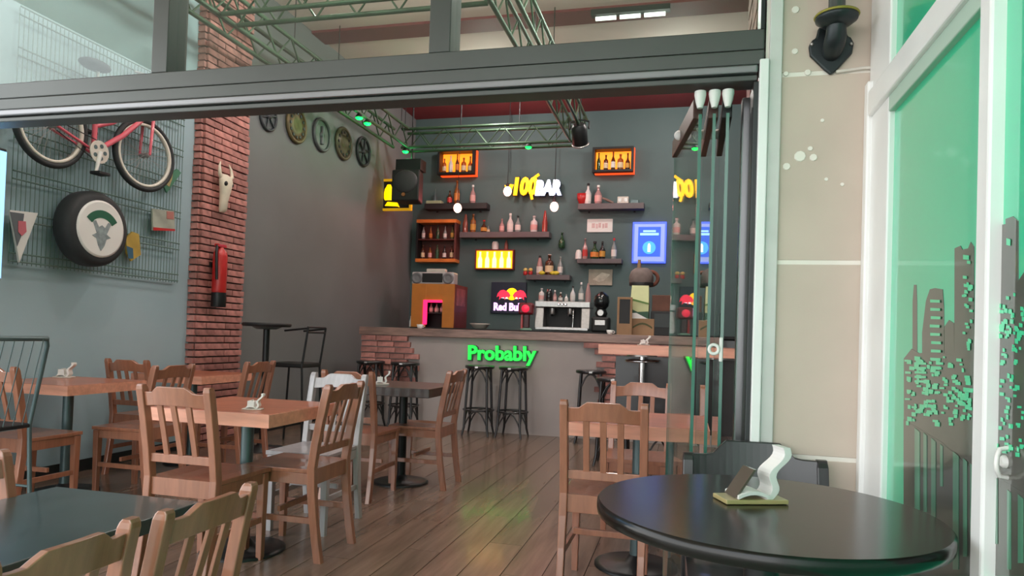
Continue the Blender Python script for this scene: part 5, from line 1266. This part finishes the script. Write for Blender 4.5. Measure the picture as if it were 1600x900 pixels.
# discs on the wall beyond the pillar
DM = [mat('dark_iron', (62, 66, 70), .5, .3, var=.15), mat('bronze_disc', (104, 92, 62), .5, .3, var=.25, vscale=9), mat('grey_pewter', (92, 96, 98), .5, .3, var=.15), mat('dull_bronze', (88, 82, 64), .5, .3, var=.25, vscale=9), mat('black_iron', (52, 54, 58), .5, .3, var=.15)]
dl = ('dark spoked wall disc, first of five beyond the brick pillar', 'bronze wall disc, second of five beyond the brick pillar', 'grey ring-shaped wall disc, middle of five beyond the brick pillar', 'dull bronze wall disc, fourth of five beyond the brick pillar', 'dark iron wall disc, last of five and nearest the corner')
for i, (px, y0, y1) in enumerate(((420, 158, 206), (463.5, 167, 225), (503.5, 184, 238), (537, 198, 251), (568, 213, 261))):
    a = at(px, y0, X=XL + .02); c = at(px, y1, X=XL + .02); R = (a.z - c.z) / 2
    t = thing('wall_disc', dl[i], 'wall decoration', (XL + .004, (a.y + c.y) / 2, (a.z + c.z) / 2), 0, 'round wall decorations')
    Mw = Matrix.Rotation(PI / 2, 4, 'Y'); m = DM[i]
    b = MB(); b.torus(R * .90, R * .10, 32, 8, Mw @ Matrix.Translation((0, 0, R * .08))); b.build('rim', m, t)
    if i in (1, 3):
        b = MB(); b.lathe([(R * .88, .004), (R * .86, .02), (R * .30, .03), (R * .22, .022), (R * .05, .03)], 28, Mw); b.build('face', m, t)
        for j in range(12):
            a_ = 2 * PI * j / 12
            b = MB(); b.box((.026, R * .66 * math.cos(a_), R * .66 * math.sin(a_)), (.012, .03, .03)); b.build('numeral', DM[4], t)
    else:
        b = MB(); b.lathe([(R * .84, .002), (R * .84, .006)], 28, Mw); b.build('face', M_WALLGREY if i == 2 else mat('disc_backing', (82, 88, 90), .6), t)
        for j in range(1 if i == 2 else 6):
            a_ = PI / 2 if i == 2 else PI * 2 * j / 6 + .3
            b = MB(); b.tube([(.018, 0, 0) if i != 2 else (.018, -R * .5 * math.cos(a_), -R * .55 * math.sin(a_)), (.018, R * .82 * math.cos(a_) * (1 if i != 2 else .6), R * .82 * math.sin(a_) * (1 if i != 2 else .6))], R * (.06 if i != 2 else .12), 8); b.build('spoke', m, t)
        b = MB(); b.lathe([(R * .2, .004), (R * .18, .035), (.004, .04)], 16, Mw); b.build('hub', m, t)
# skull-like white wall ornament and fire extinguisher on the pillar
XPw = PXF + .01
q = at(351, 294, X=XPw + .06)
t = thing('wall_skull', 'white animal skull with upright horns hung on the brick pillar', 'wall decoration', (XPw, q.y, q.z))
sS = 6.6 / 1080
M_BONE = mat('bone_white', (222, 212, 192), .6, var=.08, vscale=12)
b = MB(); rings = []
for f_, wy, wx in ((-38, 5, 3), (-34, 8, 5), (-20, 8, 6), (-4, 10, 8), (8, 13, 9), (16, 12, 8), (21, 7, 5)):
    rings.append([(.02 + sS * wx * (1 + math.cos(2 * PI * i / 12)), sS * wy * math.sin(2 * PI * i / 12), f_ * sS) for i in range(12)])
b.loft(rings); b.build('skull', M_BONE, t)
for s in (-1, 1):
    b = MB(); b.tube([(.06, s * 8 * sS, 14 * sS), (.07, s * 15 * sS, 20 * sS), (.06, s * 14 * sS, 32 * sS), (.05, s * 10 * sS, 40 * sS)], [.022, .019, .012, .004], 8); b.build('horn', M_BONE, t)
    b = MB(); b.sphere((.10, s * 7 * sS, 6 * sS), (.025, .022, .028), 10, 6); b.build('eye_socket', M_BLACK, t)
a = at(347, 386, X=XPw + .1); c = at(344, 480, X=XPw + .1)
t = thing('fire_extinguisher', 'red fire extinguisher with dark foot hung on the brick pillar', 'fire extinguisher', (XPw + .085, a.y, c.z))
h = a.z - c.z
b = MB(); b.lathe([(.062, h * .24), (.066, h * .26), (.066, h * .84), (.058, h * .92), (.03, h * .97), (.022, h)], 24); b.build('cylinder', M_RED, t)
b = MB(); b.lathe([(.064, 0), (.068, .01), (.067, h * .24)], 24); b.build('foot', M_BLACKMETAL, t)
b = MB(); b.box((.0, .0, h * 1.02), (.05, .12, .03)); b.build('valve', M_RED, t, .006)
b = MB(); b.tube([(0, -.05, h * 1.02), (.02, -.085, h * .9), (.03, -.08, h * .45)], .013, 8); b.build('hose', M_BLACK, t)
b = MB(); b.box((-.07, 0, h * .7), (.02, .10, .05)); b.build('bracket', M_BLACKMETAL, t)
# wall screen at the far left edge
a = at(4, 231, X=XL + .3); c = at(4, 440, X=XL + .3)
y1 = at(9, 300, X=XL + .3).y
t = thing('wall_screen', 'bright blue-white screen cut off by the left edge, on the left wall', 'screen', (XL + .3, y1 - .78, (a.z + c.z) / 2))
hs = a.z - c.z
b = MB(); b.box2((-.05, -.78, -hs / 2), (-.008, .78, hs / 2)); b.build('case', M_ALUDARK, t, .004)
M_SCREEN = emis('blue_white_screen', (150, 205, 255), 1.3)
b = MB(); b.box2((-.008, -.76, -hs / 2 + .02), (.0, .775, hs / 2 - .02)); b.build('display', M_SCREEN, t)
b = MB(); b.box2((-.26, -.1, -.08), (-.05, .1, .08)); b.build('wall_arm', M_BLACKMETAL, t)

# ================================================================== THE TERRACE WALL LAMP
q = at(1299, 72, Y=YF - .06)
t = thing('wall_lamp', 'black cast-iron wall lamp with round drip dish on the taupe pier', 'lamp', (q.x, YF - .05, q.z))
sL = (q - Vector((0, 0, EYE))).length / 1100
M_IRON = mat('black_cast_iron', (44, 50, 52), .38, .5, var=.12, vscale=20)
b = MB(); b.prism([(u * sL, v * sL) for u, v in ((0, -40), (-8, -33), (-27, -12), (-29, 2), (-24, 10), (-20, 12), (-17, 26), (0, 30), (17, 26), (20, 12), (24, 10), (28, 2), (26, -12), (8, -33))], -.016, 0); b.build('back_plate', M_IRON, t, .006)
b = MB(); b.tube([(0, -.01, -10 * sL), (0, -.055, -6 * sL), (0, -.085, 2 * sL), (0, -.088, 20 * sL)], [.030, .034, .032, .028], 14); b.build('arm', M_IRON, t)
b = MB(); b.lathe([(.020, 12 * sL), (.045, 15 * sL), (.064, 21 * sL), (.066, 26 * sL), (.060, 27 * sL), (.03, 21 * sL)], 28, Matrix.Translation((0, -.088, 0))); b.build('drip_dish', M_IRON, t)
b = MB(); b.torus(.065, .0045, 30, 6, Matrix.Translation((0, -.088, 26.5 * sL))); b.build('dish_rim', mat('yellowed_brass', (150, 140, 60), .45, .4), t)
b = MB(); b.lathe([(.030, 21 * sL), (.026, 32 * sL), (.026, 150 * sL), (.032, 165 * sL)], 18, Matrix.Translation((0, -.088, 0))); b.build('candle_tube', M_ALU, t)
for u, v in ((-25, 3), (24, 0)):
    b = MB(); b.sphere((u * sL, -.018, v * sL), .006, 8, 6); b.build('screw', M_STEEL, t)
pts = [at(px, py, Y=YF - .058) for px, py in ((1306, 112), (1330, 109), (1350, 106), (1362, 106), (1366, 111), (1366, 128))]
o = MB().tube([p - pts[0] for p in pts], .0055, 8).build('cable', M_OFFWHITE); o.location = pts[0]; tag(o, 'cream cable from the wall lamp to the white corner trim', 'cable')
